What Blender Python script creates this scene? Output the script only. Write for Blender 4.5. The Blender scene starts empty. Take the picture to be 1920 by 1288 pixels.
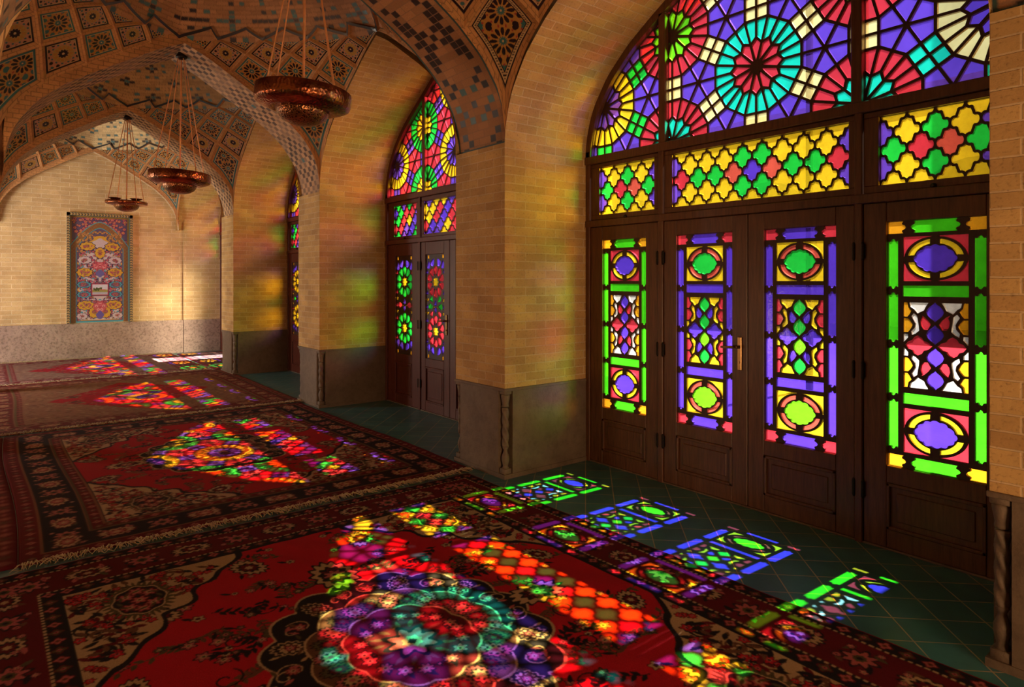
import bpy, bmesh, math, random
import numpy as np
from mathutils import Vector, Matrix
from mathutils.geometry import delaunay_2d_cdt
random.seed(7); np.random.seed(7)
scene = bpy.context.scene
COL = scene.collection
PI = math.pi

# ------------------------------------------------------------------ camera
F_PX, XV, HOR, EYE = 1235.0, -27.0, 525.0, 1.55
TH = math.atan((960.0 - XV) / F_PX)
cam_d = bpy.data.cameras.new('camera'); cam = bpy.data.objects.new('camera', cam_d); COL.objects.link(cam)
cam_d.sensor_fit = 'HORIZONTAL'; cam_d.sensor_width = 36.0
cam_d.lens = F_PX / 1920.0 * 36.0
cam_d.shift_y = -(644.0 - HOR) / 1920.0
cam_d.clip_start = 0.05; cam_d.clip_end = 200
cam.location = (0, 0, EYE); cam.rotation_euler = (PI / 2, 0, -TH)
scene.camera = cam
scene.view_settings.view_transform = 'Standard'; scene.view_settings.look = 'None'
scene.view_settings.gamma = 1.0; scene.view_settings.use_curve_mapping = False
scene.view_settings.exposure = 0.0
scene.cycles.use_denoising = True
scene.cycles.max_bounces = 10; scene.cycles.diffuse_bounces = 5; scene.cycles.transparent_max_bounces = 12
scene.cycles.glossy_bounces = 3; scene.cycles.sample_clamp_indirect = 6.0

# ------------------------------------------------------------------ sky
world = bpy.data.worlds.new('sky'); scene.world = world; world.use_nodes = True
wn, wl = world.node_tree.nodes, world.node_tree.links
wn.clear()
w_out = wn.new('ShaderNodeOutputWorld'); w_bg = wn.new('ShaderNodeBackground')
w_tc = wn.new('ShaderNodeTexCoord'); w_sep = wn.new('ShaderNodeSeparateXYZ')
wl.new(w_tc.outputs['Generated'], w_sep.inputs[0])
w_r = wn.new('ShaderNodeValToRGB'); wl.new(w_sep.outputs['Z'], w_r.inputs[0])
w_r.color_ramp.elements[0].position = 0.0; w_r.color_ramp.elements[0].color = (0.85, 0.84, 0.82, 1)
w_r.color_ramp.elements[1].position = 0.6; w_r.color_ramp.elements[1].color = (0.55, 0.66, 0.82, 1)
# bright lobe added low in the sky to light jambs through the glass
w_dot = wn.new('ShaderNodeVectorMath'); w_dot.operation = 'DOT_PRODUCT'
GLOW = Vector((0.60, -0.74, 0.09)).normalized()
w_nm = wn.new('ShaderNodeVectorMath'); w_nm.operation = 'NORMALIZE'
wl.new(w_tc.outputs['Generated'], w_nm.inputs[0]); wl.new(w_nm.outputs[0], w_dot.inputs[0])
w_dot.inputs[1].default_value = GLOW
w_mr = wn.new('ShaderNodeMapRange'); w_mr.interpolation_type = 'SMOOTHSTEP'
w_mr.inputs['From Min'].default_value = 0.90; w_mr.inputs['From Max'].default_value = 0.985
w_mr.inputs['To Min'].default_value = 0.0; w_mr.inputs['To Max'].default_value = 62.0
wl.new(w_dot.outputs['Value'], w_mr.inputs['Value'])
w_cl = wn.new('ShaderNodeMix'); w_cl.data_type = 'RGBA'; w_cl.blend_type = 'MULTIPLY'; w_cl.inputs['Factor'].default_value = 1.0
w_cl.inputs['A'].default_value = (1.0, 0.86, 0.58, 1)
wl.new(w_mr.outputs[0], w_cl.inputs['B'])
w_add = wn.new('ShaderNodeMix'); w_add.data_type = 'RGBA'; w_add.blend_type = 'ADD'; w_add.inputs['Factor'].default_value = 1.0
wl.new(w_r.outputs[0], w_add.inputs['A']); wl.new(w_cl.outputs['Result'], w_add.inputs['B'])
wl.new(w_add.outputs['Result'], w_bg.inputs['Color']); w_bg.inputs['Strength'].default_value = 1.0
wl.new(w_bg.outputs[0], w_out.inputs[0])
world.cycles.sampling_method = 'MANUAL'; world.cycles.sample_map_resolution = 512

# ------------------------------------------------------------------ sun
sun_d = bpy.data.lights.new('sun', 'SUN'); sun = bpy.data.objects.new('sun', sun_d); COL.objects.link(sun)
sun_d.energy = 42.0; sun_d.angle = math.radians(0.55); sun_d.color = (1.0, 0.95, 0.86)
SUN = Vector((-0.812, 0.02, -1.0)).normalized()
sun.rotation_euler = SUN.to_track_quat('-Z', 'Y').to_euler(); sun.location = (14, 2, 14)

# daylight from a doorway at far left, then two added fill lamps
def area_lamp(name, loc, target, sx, sy, power, color):
    d = bpy.data.lights.new(name, 'AREA'); o = bpy.data.objects.new(name, d); COL.objects.link(o)
    d.shape = 'RECTANGLE'; d.size = sx; d.size_y = sy; d.energy = power; d.color = color
    o.location = loc; o.rotation_euler = (Vector(target) - Vector(loc)).to_track_quat('-Z', 'Y').to_euler()
    return o
area_lamp('aisle_doorway_far', (-3.2, 12.2, 1.5), (2.4, 14.6, 1.9), 1.6, 2.2, 330, (1.0, 0.88, 0.74))
area_lamp('aisle_fill_mid', (-3.2, 6.5, 0.7), (1.6, 9.0, 4.0), 1.6, 1.2, 75, (1.0, 0.58, 0.34))  # added warm fill for the vaults and barrels
area_lamp('fill_behind', (1.2, -3.0, 0.6), (2.2, 5.0, 4.6), 2.2, 1.0, 200, (1.0, 0.57, 0.28))  # added low fill from behind the camera for jambs and vaults

# ------------------------------------------------------------------ helpers
def mesh_obj(name, verts, faces, mats, parent=None, mat_idx=None, uvs=None, smooth=False):
    me = bpy.data.meshes.new(name); me.from_pydata([tuple(v) for v in verts], [], [tuple(f) for f in faces])
    for m in (mats if isinstance(mats, (list, tuple)) else [mats]): me.materials.append(m)
    if mat_idx is not None: me.polygons.foreach_set('material_index', mat_idx)
    if uvs is not None:
        uv = me.uv_layers.new(name='UVMap'); uv.data.foreach_set('uv', np.asarray(uvs, dtype=np.float32).ravel())
    if smooth: me.polygons.foreach_set('use_smooth', [True] * len(me.polygons))
    me.update()
    o = bpy.data.objects.new(name, me); COL.objects.link(o)
    if parent is not None: o.parent = parent
    return o

def bm_obj(name, bm, mat, parent=None, smooth=False):
    me = bpy.data.meshes.new(name); bmesh.ops.recalc_face_normals(bm, faces=bm.faces[:]); bm.to_mesh(me); bm.free()
    me.materials.append(mat)
    if smooth: me.polygons.foreach_set('use_smooth', [True] * len(me.polygons))
    o = bpy.data.objects.new(name, me); COL.objects.link(o)
    if parent is not None: o.parent = parent
    return o

def tag(o, label, cat, group=None, kind=None):
    o['label'] = label; o['category'] = cat
    if group: o['group'] = group
    if kind: o['kind'] = kind
    return o

def empty(name, loc=(0, 0, 0)):
    o = bpy.data.objects.new(name, None); COL.objects.link(o); o.location = loc; o.empty_display_size = 0.1
    return o

def adopt(child, parent):   # parent keeps the child's place in the world
    child.parent = parent; child.matrix_parent_inverse = Matrix.Translation(-Vector(parent.location))
    return child

def box(bm, x0, x1, y0, y1, z0, z1, bev=0.0):
    r = bmesh.ops.create_cube(bm, size=1.0)
    vs = r['verts']
    for v in vs:
        v.co = Vector(((x0 + x1) / 2 + v.co.x * (x1 - x0), (y0 + y1) / 2 + v.co.y * (y1 - y0), (z0 + z1) / 2 + v.co.z * (z1 - z0)))
    if bev > 0:
        es = list({e for v in vs for e in v.link_edges})
        bmesh.ops.bevel(bm, geom=es, offset=bev, segments=1, affect='EDGES')

def tube(bm, pts, rad, n=8, caps=True):
    pts = [Vector(p) for p in pts]; rings = []
    for i, p in enumerate(pts):
        d = (pts[min(i + 1, len(pts) - 1)] - pts[max(i - 1, 0)]).normalized()
        a = d.orthogonal().normalized(); b = d.cross(a)
        r = rad[i] if isinstance(rad, (list, tuple)) else rad
        rings.append([bm.verts.new(p + a * math.cos(2 * PI * k / n) * r + b * math.sin(2 * PI * k / n) * r) for k in range(n)])
    for r0, r1 in zip(rings, rings[1:]):
        for k in range(n): bm.faces.new((r0[k], r0[(k + 1) % n], r1[(k + 1) % n], r1[k]))
    if caps: bm.faces.new(rings[0][::-1]); bm.faces.new(rings[-1])

def lathe(bm, prof, c, n=32, twist=None):
    rings = []
    for (r, z) in prof:
        ring = []
        for k in range(n):
            a = 2 * PI * k / n
            rr = r * (1 + (twist(a, z) if twist else 0))
            ring.append(bm.verts.new((c[0] + rr * math.cos(a), c[1] + rr * math.sin(a), c[2] + z)))
        rings.append(ring)
    for r0, r1 in zip(rings, rings[1:]):
        for k in range(n): bm.faces.new((r0[k], r0[(k + 1) % n], r1[(k + 1) % n], r1[k]))
    bm.faces.new(rings[0][::-1]); bm.faces.new(rings[-1])

def grid_obj(name, P, C, mat, parent=None, mask=None, smooth=True):
    """P (n,m,3) points, C (n,m,4) colours + gloss -> one mesh with a colour attribute."""
    n, m = P.shape[:2]
    idx = np.arange(n * m).reshape(n, m)
    q = np.stack([idx[:-1, :-1], idx[1:, :-1], idx[1:, 1:], idx[:-1, 1:]], -1).reshape(-1, 4)
    co = P.reshape(-1, 3).astype(np.float32); cc = C.reshape(-1, 4).astype(np.float32)
    if mask is not None:
        mk = mask.reshape(-1); keep = mk[q].all(1); q = q[keep]
        used = np.zeros(n * m, bool); used[q.ravel()] = True
        remap = np.cumsum(used) - 1; q = remap[q]; co = co[used]; cc = cc[used]
    me = bpy.data.meshes.new(name)
    me.vertices.add(len(co)); me.vertices.foreach_set('co', co.ravel())
    me.loops.add(q.size); me.loops.foreach_set('vertex_index', q.ravel().astype(np.int32))
    me.polygons.add(len(q)); me.polygons.foreach_set('loop_start', np.arange(0, q.size, 4, dtype=np.int32))
    me.polygons.foreach_set('loop_total', np.full(len(q), 4, dtype=np.int32))
    if smooth: me.polygons.foreach_set('use_smooth', np.ones(len(q), dtype=bool))
    at = me.color_attributes.new('Col', 'FLOAT_COLOR', 'POINT'); at.data.foreach_set('color', cc.ravel())
    me.update(calc_edges=True); me.materials.append(mat)
    o = bpy.data.objects.new(name, me); COL.objects.link(o)
    if parent is not None: o.parent = parent
    return o

# ------------------------------------------------------------------ materials
def new_mat(name):
    m = bpy.data.materials.new(name); m.use_nodes = True
    nt = m.node_tree; b = nt.nodes['Principled BSDF']
    return m, nt.nodes, nt.links, b

def noise(nd, lk, vec, scale, detail=4, rough=0.6):
    n = nd.new('ShaderNodeTexNoise'); n.inputs['Scale'].default_value = scale; n.inputs['Detail'].default_value = detail
    n.inputs['Roughness'].default_value = rough
    if vec is not None: lk.new(vec, n.inputs['Vector'])
    return n

def ramp(nd, lk, fac, stops):
    r = nd.new('ShaderNodeValToRGB'); lk.new(fac, r.inputs[0])
    e = r.color_ramp.elements
    while len(e) < len(stops): e.new(0.5)
    for el, (p, c) in zip(e, stops): el.position = p; el.color = (*c, 1)
    return r

def mixc(nd, lk, a, b, fac, mode='MIX'):
    m = nd.new('ShaderNodeMix'); m.data_type = 'RGBA'; m.blend_type = mode
    for s, v in (('A', a), ('B', b)):
        if isinstance(v, tuple): m.inputs[s].default_value = (*v, 1)
        else: lk.new(v, m.inputs[s])
    if isinstance(fac, (int, float)): m.inputs['Factor'].default_value = fac
    else: lk.new(fac, m.inputs['Factor'])
    return m.outputs['Result']

def bump(nd, lk, b, h, strength, dist):
    n = nd.new('ShaderNodeBump'); n.inputs['Strength'].default_value = strength; n.inputs['Distance'].default_value = dist
    lk.new(h, n.inputs['Height']); lk.new(n.outputs[0], b.inputs['Normal'])

def mat_brick(name, c1, c2, mortar, bw=0.215, bh=0.068, ms=0.0042):
    m, nd, lk, b = new_mat(name)
    tc = nd.new('ShaderNodeTexCoord')
    nz = noise(nd, lk, tc.outputs['UV'], 9.0, 2); w = nd.new('ShaderNodeVectorMath'); w.operation = 'SCALE'; w.inputs['Scale'].default_value = 0.006
    lk.new(nz.outputs['Color'], w.inputs[0]); ad = nd.new('ShaderNodeVectorMath'); lk.new(tc.outputs['UV'], ad.inputs[0]); lk.new(w.outputs[0], ad.inputs[1])
    br = nd.new('ShaderNodeTexBrick'); lk.new(ad.outputs[0], br.inputs['Vector'])
    br.inputs['Scale'].default_value = 1.0; br.inputs['Brick Width'].default_value = bw; br.inputs['Row Height'].default_value = bh
    br.inputs['Mortar Size'].default_value = ms; br.inputs['Mortar Smooth'].default_value = 0.35; br.inputs['Bias'].default_value = -0.1
    br.inputs['Color1'].default_value = (*c1, 1); br.inputs['Color2'].default_value = (*c2, 1); br.inputs['Mortar'].default_value = (*mortar, 1)
    n1 = noise(nd, lk, tc.outputs['UV'], 2.2, 5); n2 = noise(nd, lk, tc.outputs['UV'], 60.0, 4)
    r1 = ramp(nd, lk, n1.outputs[0], [(0.3, (0.72, 0.68, 0.64)), (0.7, (1.12, 1.08, 1.0))])
    r2 = ramp(nd, lk, n2.outputs[0], [(0.28, (0.45, 0.4, 0.36)), (0.45, (1, 1, 1))])
    c = mixc(nd, lk, br.outputs['Color'], r1.outputs[0], 1.0, 'MULTIPLY'); c = mixc(nd, lk, c, r2.outputs[0], 0.7, 'MULTIPLY')
    lk.new(c, b.inputs['Base Color']); b.inputs['Roughness'].default_value = 0.85
    inv = nd.new('ShaderNodeMath'); inv.operation = 'SUBTRACT'; inv.inputs[0].default_value = 1.0; lk.new(br.outputs['Fac'], inv.inputs[1])
    ad2 = nd.new('ShaderNodeMath'); ad2.operation = 'MULTIPLY_ADD'; lk.new(n2.outputs[0], ad2.inputs[0]); ad2.inputs[1].default_value = 0.5; lk.new(inv.outputs[0], ad2.inputs[2])
    bump(nd, lk, b, ad2.outputs[0], 0.7, 0.006)
    return m

def mat_stone(name, lo, hi, pit=0.3, scale=18.0):
    m, nd, lk, b = new_mat(name)
    tc = nd.new('ShaderNodeTexCoord')
    n1 = noise(nd, lk, tc.outputs['Object'], 3.0, 6); n2 = noise(nd, lk, tc.outputs['Object'], scale, 8, 0.7)
    r1 = ramp(nd, lk, n1.outputs[0], [(0.3, lo), (0.7, hi)])
    r2 = ramp(nd, lk, n2.outputs[0], [(0.38, (0.45, 0.42, 0.4)), (0.52, (1, 1, 1))])
    c = mixc(nd, lk, r1.outputs[0], r2.outputs[0], pit, 'MULTIPLY')
    lk.new(c, b.inputs['Base Color']); b.inputs['Roughness'].default_value = 0.6
    bump(nd, lk, b, n2.outputs[0], 0.5, 0.012)
    return m

def mat_painted(name, rough_hi=0.85, rough_lo=0.25, grain=0.25, grain_scale=350.0, bump_d=0.002, spec=0.5):
    m, nd, lk, b = new_mat(name)
    at = nd.new('ShaderNodeVertexColor'); at.layer_name = 'Col'
    tc = nd.new('ShaderNodeTexCoord'); n = noise(nd, lk, tc.outputs['Object'], grain_scale, 2)
    r = ramp(nd, lk, n.outputs[0], [(0.3, (1 - grain, 1 - grain, 1 - grain)), (0.7, (1 + grain * .4, 1 + grain * .4, 1 + grain * .4))])
    c = mixc(nd, lk, at.outputs['Color'], r.outputs[0], 1.0, 'MULTIPLY'); lk.new(c, b.inputs['Base Color'])
    mr = nd.new('ShaderNodeMapRange'); lk.new(at.outputs['Alpha'], mr.inputs['Value'])
    mr.inputs['To Min'].default_value = rough_hi; mr.inputs['To Max'].default_value = rough_lo
    lk.new(mr.outputs[0], b.inputs['Roughness'])
    b.inputs['Specular IOR Level'].default_value = spec
    bump(nd, lk, b, n.outputs[0], 0.5, bump_d)
    return m

def mat_wood(name, lo, hi, rough=0.38):
    m, nd, lk, b = new_mat(name)
    tc = nd.new('ShaderNodeTexCoord'); mp = nd.new('ShaderNodeMapping'); mp.inputs['Scale'].default_value = (9, 9, 0.9)
    lk.new(tc.outputs['Object'], mp.inputs['Vector'])
    n = noise(nd, lk, mp.outputs[0], 6.0, 7, 0.65)
    r = ramp(nd, lk, n.outputs[0], [(0.3, lo), (0.7, hi)])
    lk.new(r.outputs[0], b.inputs['Base Color']); b.inputs['Roughness'].default_value = rough
    bump(nd, lk, b, n.outputs[0], 0.25, 0.003)
    return m

def mat_plain(name, c, rough=0.5, metal=0.0):
    m, nd, lk, b = new_mat(name)
    tc = nd.new('ShaderNodeTexCoord'); n = noise(nd, lk, tc.outputs['Object'], 25, 4)
    r = ramp(nd, lk, n.outputs[0], [(0.25, tuple(x * 0.75 for x in c)), (0.75, tuple(min(1, x * 1.15) for x in c))])
    lk.new(r.outputs[0], b.inputs['Base Color']); b.inputs['Roughness'].default_value = rough; b.inputs['Metallic'].default_value = metal
    return m

GLASS_COL = dict(red=(.60, .035, .06), coral=(.66, .10, .07), blue=(.095, .04, .66), green=(.015, .62, .06), lime=(.16, .74, .015),
                 yellow=(.84, .60, .02), amber=(.78, .36, .015), teal=(.01, .66, .50), white=(.88, .88, .88), pale=(.95, .82, .36),
                 violet=(.125, .055, .60), crimson=(.45, .01, .05), grass=(.055, .64, .012))
def mat_glass(name, c):
    m = bpy.data.materials.new(name); m.use_nodes = True; nt = m.node_tree; nd, lk = nt.nodes, nt.links; nd.clear()
    out = nd.new('ShaderNodeOutputMaterial')
    tc = nd.new('ShaderNodeTexCoord'); n = noise(nd, lk, tc.outputs['Object'], 7.0, 3)
    r = ramp(nd, lk, n.outputs[0], [(0.3, tuple(x * 0.86 for x in c)), (0.7, tuple(min(1.0, x * 1.08) for x in c))])
    tr = nd.new('ShaderNodeBsdfTransparent'); lk.new(r.outputs[0], tr.inputs[0])
    tl = nd.new('ShaderNodeBsdfTranslucent'); lk.new(r.outputs[0], tl.inputs[0])
    gl = nd.new('ShaderNodeBsdfGlossy'); gl.inputs['Roughness'].default_value = 0.08; gl.inputs['Color'].default_value = (1, 1, 1, 1)
    m1 = nd.new('ShaderNodeMixShader'); m1.inputs[0].default_value = 0.07; lk.new(tr.outputs[0], m1.inputs[1]); lk.new(tl.outputs[0], m1.inputs[2])
    fr = nd.new('ShaderNodeFresnel'); fr.inputs['IOR'].default_value = 1.25
    n3 = noise(nd, lk, tc.outputs['Object'], 30.0, 2); bp = nd.new('ShaderNodeBump'); bp.inputs['Strength'].default_value = 0.15; bp.inputs['Distance'].default_value = 0.01
    lk.new(n3.outputs[0], bp.inputs['Height']); lk.new(bp.outputs[0], gl.inputs['Normal'])
    m2 = nd.new('ShaderNodeMixShader'); lk.new(fr.outputs[0], m2.inputs[0]); lk.new(m1.outputs[0], m2.inputs[1]); lk.new(gl.outputs[0], m2.inputs[2])
    lk.new(m2.outputs[0], out.inputs[0])
    return m
GLASS = {k: mat_glass('glass_' + k, v) for k, v in GLASS_COL.items()}
GKEYS = list(GLASS)

M_BRICK = mat_brick('yellow_brick', (.60, .40, .16), (.44, .27, .11), (.62, .47, .28), ms=.0052)
M_BRICK_END = mat_brick('pale_brick', (.60, .43, .23), (.50, .34, .17), (.70, .56, .37), 0.30, 0.082, 0.0065)
M_DADO = mat_stone('stone_dado', (.105, .072, .048), (.18, .13, .088), 0.35)
M_DADO_END = mat_stone('rough_stone', (.27, .18, .145), (.40, .285, .235), 0.8, 22.0)
M_PLASTER = mat_stone('plaster_edge', (.50, .36, .20), (.60, .44, .26), 0.2)
M_RIBBRICK = mat_brick('vault_brick', (.56, .28, .11), (.46, .22, .085), (.30, .16, .07), 0.09, 0.045)
M_TILED = mat_painted('tiled_brick', 0.8, 0.42, 0.2, 160.0)
M_MOSAIC = mat_painted('tile_mosaic', 0.6, 0.16, 0.15, 120.0, 0.003)
M_RUG = mat_painted('wool_pile', 0.95, 0.6, 0.45, 420.0, 0.004, 0.15)
M_WOOD = mat_wood('brown_wood', (.060, .020, .008), (.150, .058, .022))
M_WOOD_RED = mat_wood('red_brown_wood', (.055, .010, .006), (.125, .028, .014))
M_CAME = mat_wood('dark_wood_lattice', (.030, .010, .006), (.060, .020, .010), 0.5)
M_IRON = mat_plain('dark_iron', (.03, .024, .02), 0.45, 0.8)
M_BRASS = mat_plain('worn_brass', (.35, .22, .10), 0.35, 1.0)
M_FRINGE = mat_plain('cotton_fringe', (.50, .38, .24), 0.9)

def mat_copper():
    m, nd, lk, b = new_mat('hammered_copper')
    tc = nd.new('ShaderNodeTexCoord'); v = nd.new('ShaderNodeTexVoronoi'); v.inputs['Scale'].default_value = 48.0
    lk.new(tc.outputs['Object'], v.inputs['Vector'])
    n = noise(nd, lk, tc.outputs['Object'], 9, 4)
    r = ramp(nd, lk, n.outputs[0], [(0.3, (.16, .035, .018)), (0.7, (.42, .15, .06))])
    lk.new(r.outputs[0], b.inputs['Base Color']); b.inputs['Metallic'].default_value = 1.0; b.inputs['Roughness'].default_value = 0.27
    bump(nd, lk, b, v.outputs['Distance'], 0.55, 0.006)
    return m
M_COPPER = mat_copper()
def mat_pierced():
    m, nd, lk, b = new_mat('pierced_copper')
    tc = nd.new('ShaderNodeTexCoord'); v = nd.new('ShaderNodeTexVoronoi'); v.inputs['Scale'].default_value = 75.0
    lk.new(tc.outputs['Object'], v.inputs['Vector'])
    r = ramp(nd, lk, v.outputs['Distance'], [(0.30, (.015, .008, .005)), (0.42, (.30, .12, .05))])
    lk.new(r.outputs[0], b.inputs['Base Color']); b.inputs['Metallic'].default_value = 0.9; b.inputs['Roughness'].default_value = 0.3
    bump(nd, lk, b, v.outputs['Distance'], 0.6, 0.005)
    return m
M_PIERCED = mat_pierced()
M_ROD = mat_plain('copper_rod', (.70, .30, .12), 0.45, 0.15)

def mat_floor_tile():
    m, nd, lk, b = new_mat('teal_floor_tile')
    tc = nd.new('ShaderNodeTexCoord'); mp = nd.new('ShaderNodeMapping'); mp.inputs['Rotation'].default_value = (0, 0, PI / 4)
    lk.new(tc.outputs['Object'], mp.inputs['Vector'])
    br = nd.new('ShaderNodeTexBrick'); br.offset = 0.0; lk.new(mp.outputs[0], br.inputs['Vector'])
    br.inputs['Scale'].default_value = 1.0; br.inputs['Brick Width'].default_value = 0.2; br.inputs['Row Height'].default_value = 0.2
    br.inputs['Mortar Size'].default_value = 0.0034; br.inputs['Mortar Smooth'].default_value = 0.2
    br.inputs['Color1'].default_value = (.050, .205, .245, 1); br.inputs['Color2'].default_value = (.038, .165, .20, 1); br.inputs['Mortar'].default_value = (.42, .34, .22, 1)
    n = noise(nd, lk, tc.outputs['Object'], 5, 5); r = ramp(nd, lk, n.outputs[0], [(0.3, (.75, .75, .75)), (0.7, (1.15, 1.15, 1.15))])
    c = mixc(nd, lk, br.outputs['Color'], r.outputs[0], 1.0, 'MULTIPLY'); lk.new(c, b.inputs['Base Color'])
    b.inputs['Roughness'].default_value = 0.32
    bump(nd, lk, b, br.outputs['Fac'], -0.35, 0.003)
    return m
M_TILE = mat_floor_tile()

# ------------------------------------------------------------------ plan of the hall
XP, XW, XL = 3.153, 4.07, 0.13          # nave face of the piers, window plane, face of the left arcade
DADO = 0.70
PIERS = [(-3.2, 0.87), (4.036, 4.717), (7.674, 8.355), (11.22, 11.90)]
END = 15.40
ALC = [(0.87, 4.036), (4.717, 7.674), (8.355, 11.22), (11.90, END)]
_PT = np.array([0, .08, .17, .36, .56, .70, .84, .93, .96, .985, .997, 1.0])
_PZ = np.array([4.08, 4.022, 3.955, 3.775, 3.585, 3.44, 3.24, 3.035, 2.935, 2.80, 2.69, 2.60])
def _smooth_profile():
    t = np.sin(np.linspace(0, 1, 60) * PI / 2)
    z = np.interp(t, _PT, _PZ)
    for _ in range(3): z[1:-1] = (z[:-2] + 2 * z[1:-1] + z[2:]) / 4
    return t, z
PT, PZ = _smooth_profile()
def zp(t): return np.interp(np.abs(t), PT, PZ)
SPRING, APEX = 2.60, 4.08

def arch_curve(c, h, z_off=0.0, squash=1.0, n=None):
    """points (y, z) of the arch from +h side over the apex to the -h side"""
    t = np.concatenate([PT[::-1], -PT[1:]])
    return c + h * t, SPRING + (zp(t) - SPRING) * squash + z_off

# floor
mesh_obj('floor', [(-3.6, -3.3, 0), (XW + .2, -3.3, 0), (XW + .2, END + .3, 0), (-3.6, END + .3, 0)], [(0, 1, 2, 3)], M_TILE)
tag(bpy.data.objects['floor'], 'dark teal square tiles laid diagonally in front of the stained glass doors', 'floor', kind='structure')

def uv_quads(quads):
    """quads: list of (4 points, 4 uvs)"""
    vs, fs, uvs = [], [], []
    for pts, uv in quads:
        k = len(vs); vs += pts; fs.append(tuple(range(k, k + len(pts)))); uvs += uv
    return vs, fs, uvs

def wall_rect(a, b, z0, z1, u0=0.0):
    """vertical rectangle from plan point a to b, uv in metres"""
    L = math.hypot(b[0] - a[0], b[1] - a[1])
    return ([(a[0], a[1], z0), (b[0], b[1], z0), (b[0], b[1], z1), (a[0], a[1], z1)], [(u0, z0), (u0 + L, z0), (u0 + L, z1), (u0, z1)])

PIER_LABELS = ['brick pier at the right edge of the picture beside the first glazed doorway',
               'lit brick pier between the first and second glazed doorways',
               'brick pier between the second and third glazed doorways',
               'farthest free brick pier nearest the end wall']
def colonnette(x, y, parent):
    bm = bmesh.new()
    box(bm, x - .034, x + .034, y - .034, y + .034, 0.03, 0.075, .004)
    lathe(bm, [(.030, .075), (.020, .09), (.024, .11), (.031, .14), (.030, .17), (.018, .20), (.014, .215), (.024, .235), (.024, .245)], (x, y, 0), 20)
    prof = [(.025, .245 + k * .008) for k in range(39)]
    lathe(bm, prof, (x, y, 0), 24, lambda a, z: 0.16 * math.sin(3 * a + z * 70))
    lathe(bm, [(.024, .555), (.028, .565), (.025, .58), (.034, .625), (.036, .64), (.034, .655)], (x, y, 0), 20)
    box(bm, x - .036, x + .036, y - .036, y + .036, 0.655, 0.685, .004)
    o = bm_obj('colonnette', bm, M_DADO, parent, True)
    return o

for k, (y0, y1) in enumerate(PIERS):
    p = empty('pier', (XP, (max(y0, .2) + y1) / 2, 0)); tag(p, PIER_LABELS[k], 'pier', kind='structure')
    X1 = XW + 0.30
    q = [wall_rect((X1, y1), (XP, y1), DADO, SPRING + .02, .07), wall_rect((XP, y1), (XP, y0), DADO, SPRING + .02), wall_rect((XP, y0), (X1, y0), DADO, SPRING + .02),
         wall_rect((X1, y0), (X1, y1), 0, 5.5)]
    vs, fs, uv = uv_quads(q)
    adopt(mesh_obj('brickwork', vs, fs, M_BRICK, None, uvs=uv), p)
    # stone dado with notched front corners for the colonnettes
    n, e = 0.075, 0.006
    base = [(X1, y1 + e), (XP + n, y1 + e), (XP + n, y1 - n), (XP - e, y1 - n), (XP - e, y0 + n), (XP + n, y0 + n), (XP + n, y0 - e), (X1, y0 - e)]
    bm = bmesh.new()
    f = bm.faces.new([bm.verts.new((x, y, 0)) for x, y in base])
    r = bmesh.ops.extrude_face_region(bm, geom=[f]); bmesh.ops.translate(bm, verts=[v for v in r['geom'] if isinstance(v, bmesh.types.BMVert)], vec=(0, 0, DADO - .012))
    box(bm, XP - .012, X1, y0 - .012, y1 + .012, 0.0, 0.035)
    box(bm, XP - .010, X1, y0 - .010, y1 + .010, DADO - .02, DADO + .004, .003)
    adopt(bm_obj('stone_dado', bm, M_DADO), p)
    for (yy, s) in ((y0, 1), (y1, -1)):
        if yy < 0: continue
        adopt(colonnette(XP + .034, yy + s * .034, None), p)

# alcove vaults (pointed barrels in front of each window)
ALC_LABEL = ['yellow brick pointed barrel over the nearest stained glass doorway', 'brick pointed barrel over the second stained glass doorway',
             'brick pointed barrel over the third stained glass doorway', 'brick pointed barrel of the last bay by the end wall']
for k, (y0, y1) in enumerate(ALC):
    yy, zz = arch_curve((y0 + y1) / 2, (y1 - y0) / 2)
    s = np.concatenate([[0], np.cumsum(np.hypot(np.diff(yy), np.diff(zz)))]); s = s + SPRING
    half = len(yy) // 2; L = s[-1] - SPRING
    sv = np.where(np.arange(len(yy)) <= half, s, SPRING + (SPRING + L - s))
    q = []
    for i in range(len(yy) - 1):
        q.append(([(XP, yy[i], zz[i]), (XW + .3, yy[i], zz[i]), (XW + .3, yy[i + 1], zz[i + 1]), (XP, yy[i + 1], zz[i + 1])],
                  [(0, sv[i]), (XW + .3 - XP, sv[i]), (XW + .3 - XP, sv[i + 1]), (0, sv[i + 1])]))
    vs, fs, uv = uv_quads(q)
    o = mesh_obj('alcove_vault', vs, fs, M_BRICK, uvs=uv, smooth=True); tag(o, ALC_LABEL[k], 'vault', kind='structure')
    # masonry above the arch on the courtyard side
    vs = [(XW + .3, y, z) for y, z in zip(yy, zz)] + [(XW + .3, y, 5.5) for y in yy]
    n = len(yy)
    o2 = mesh_obj('outer_masonry', vs, [(i, i + 1, n + i + 1, n + i) for i in range(n - 1)], M_PLASTER); o2.parent = o

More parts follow.
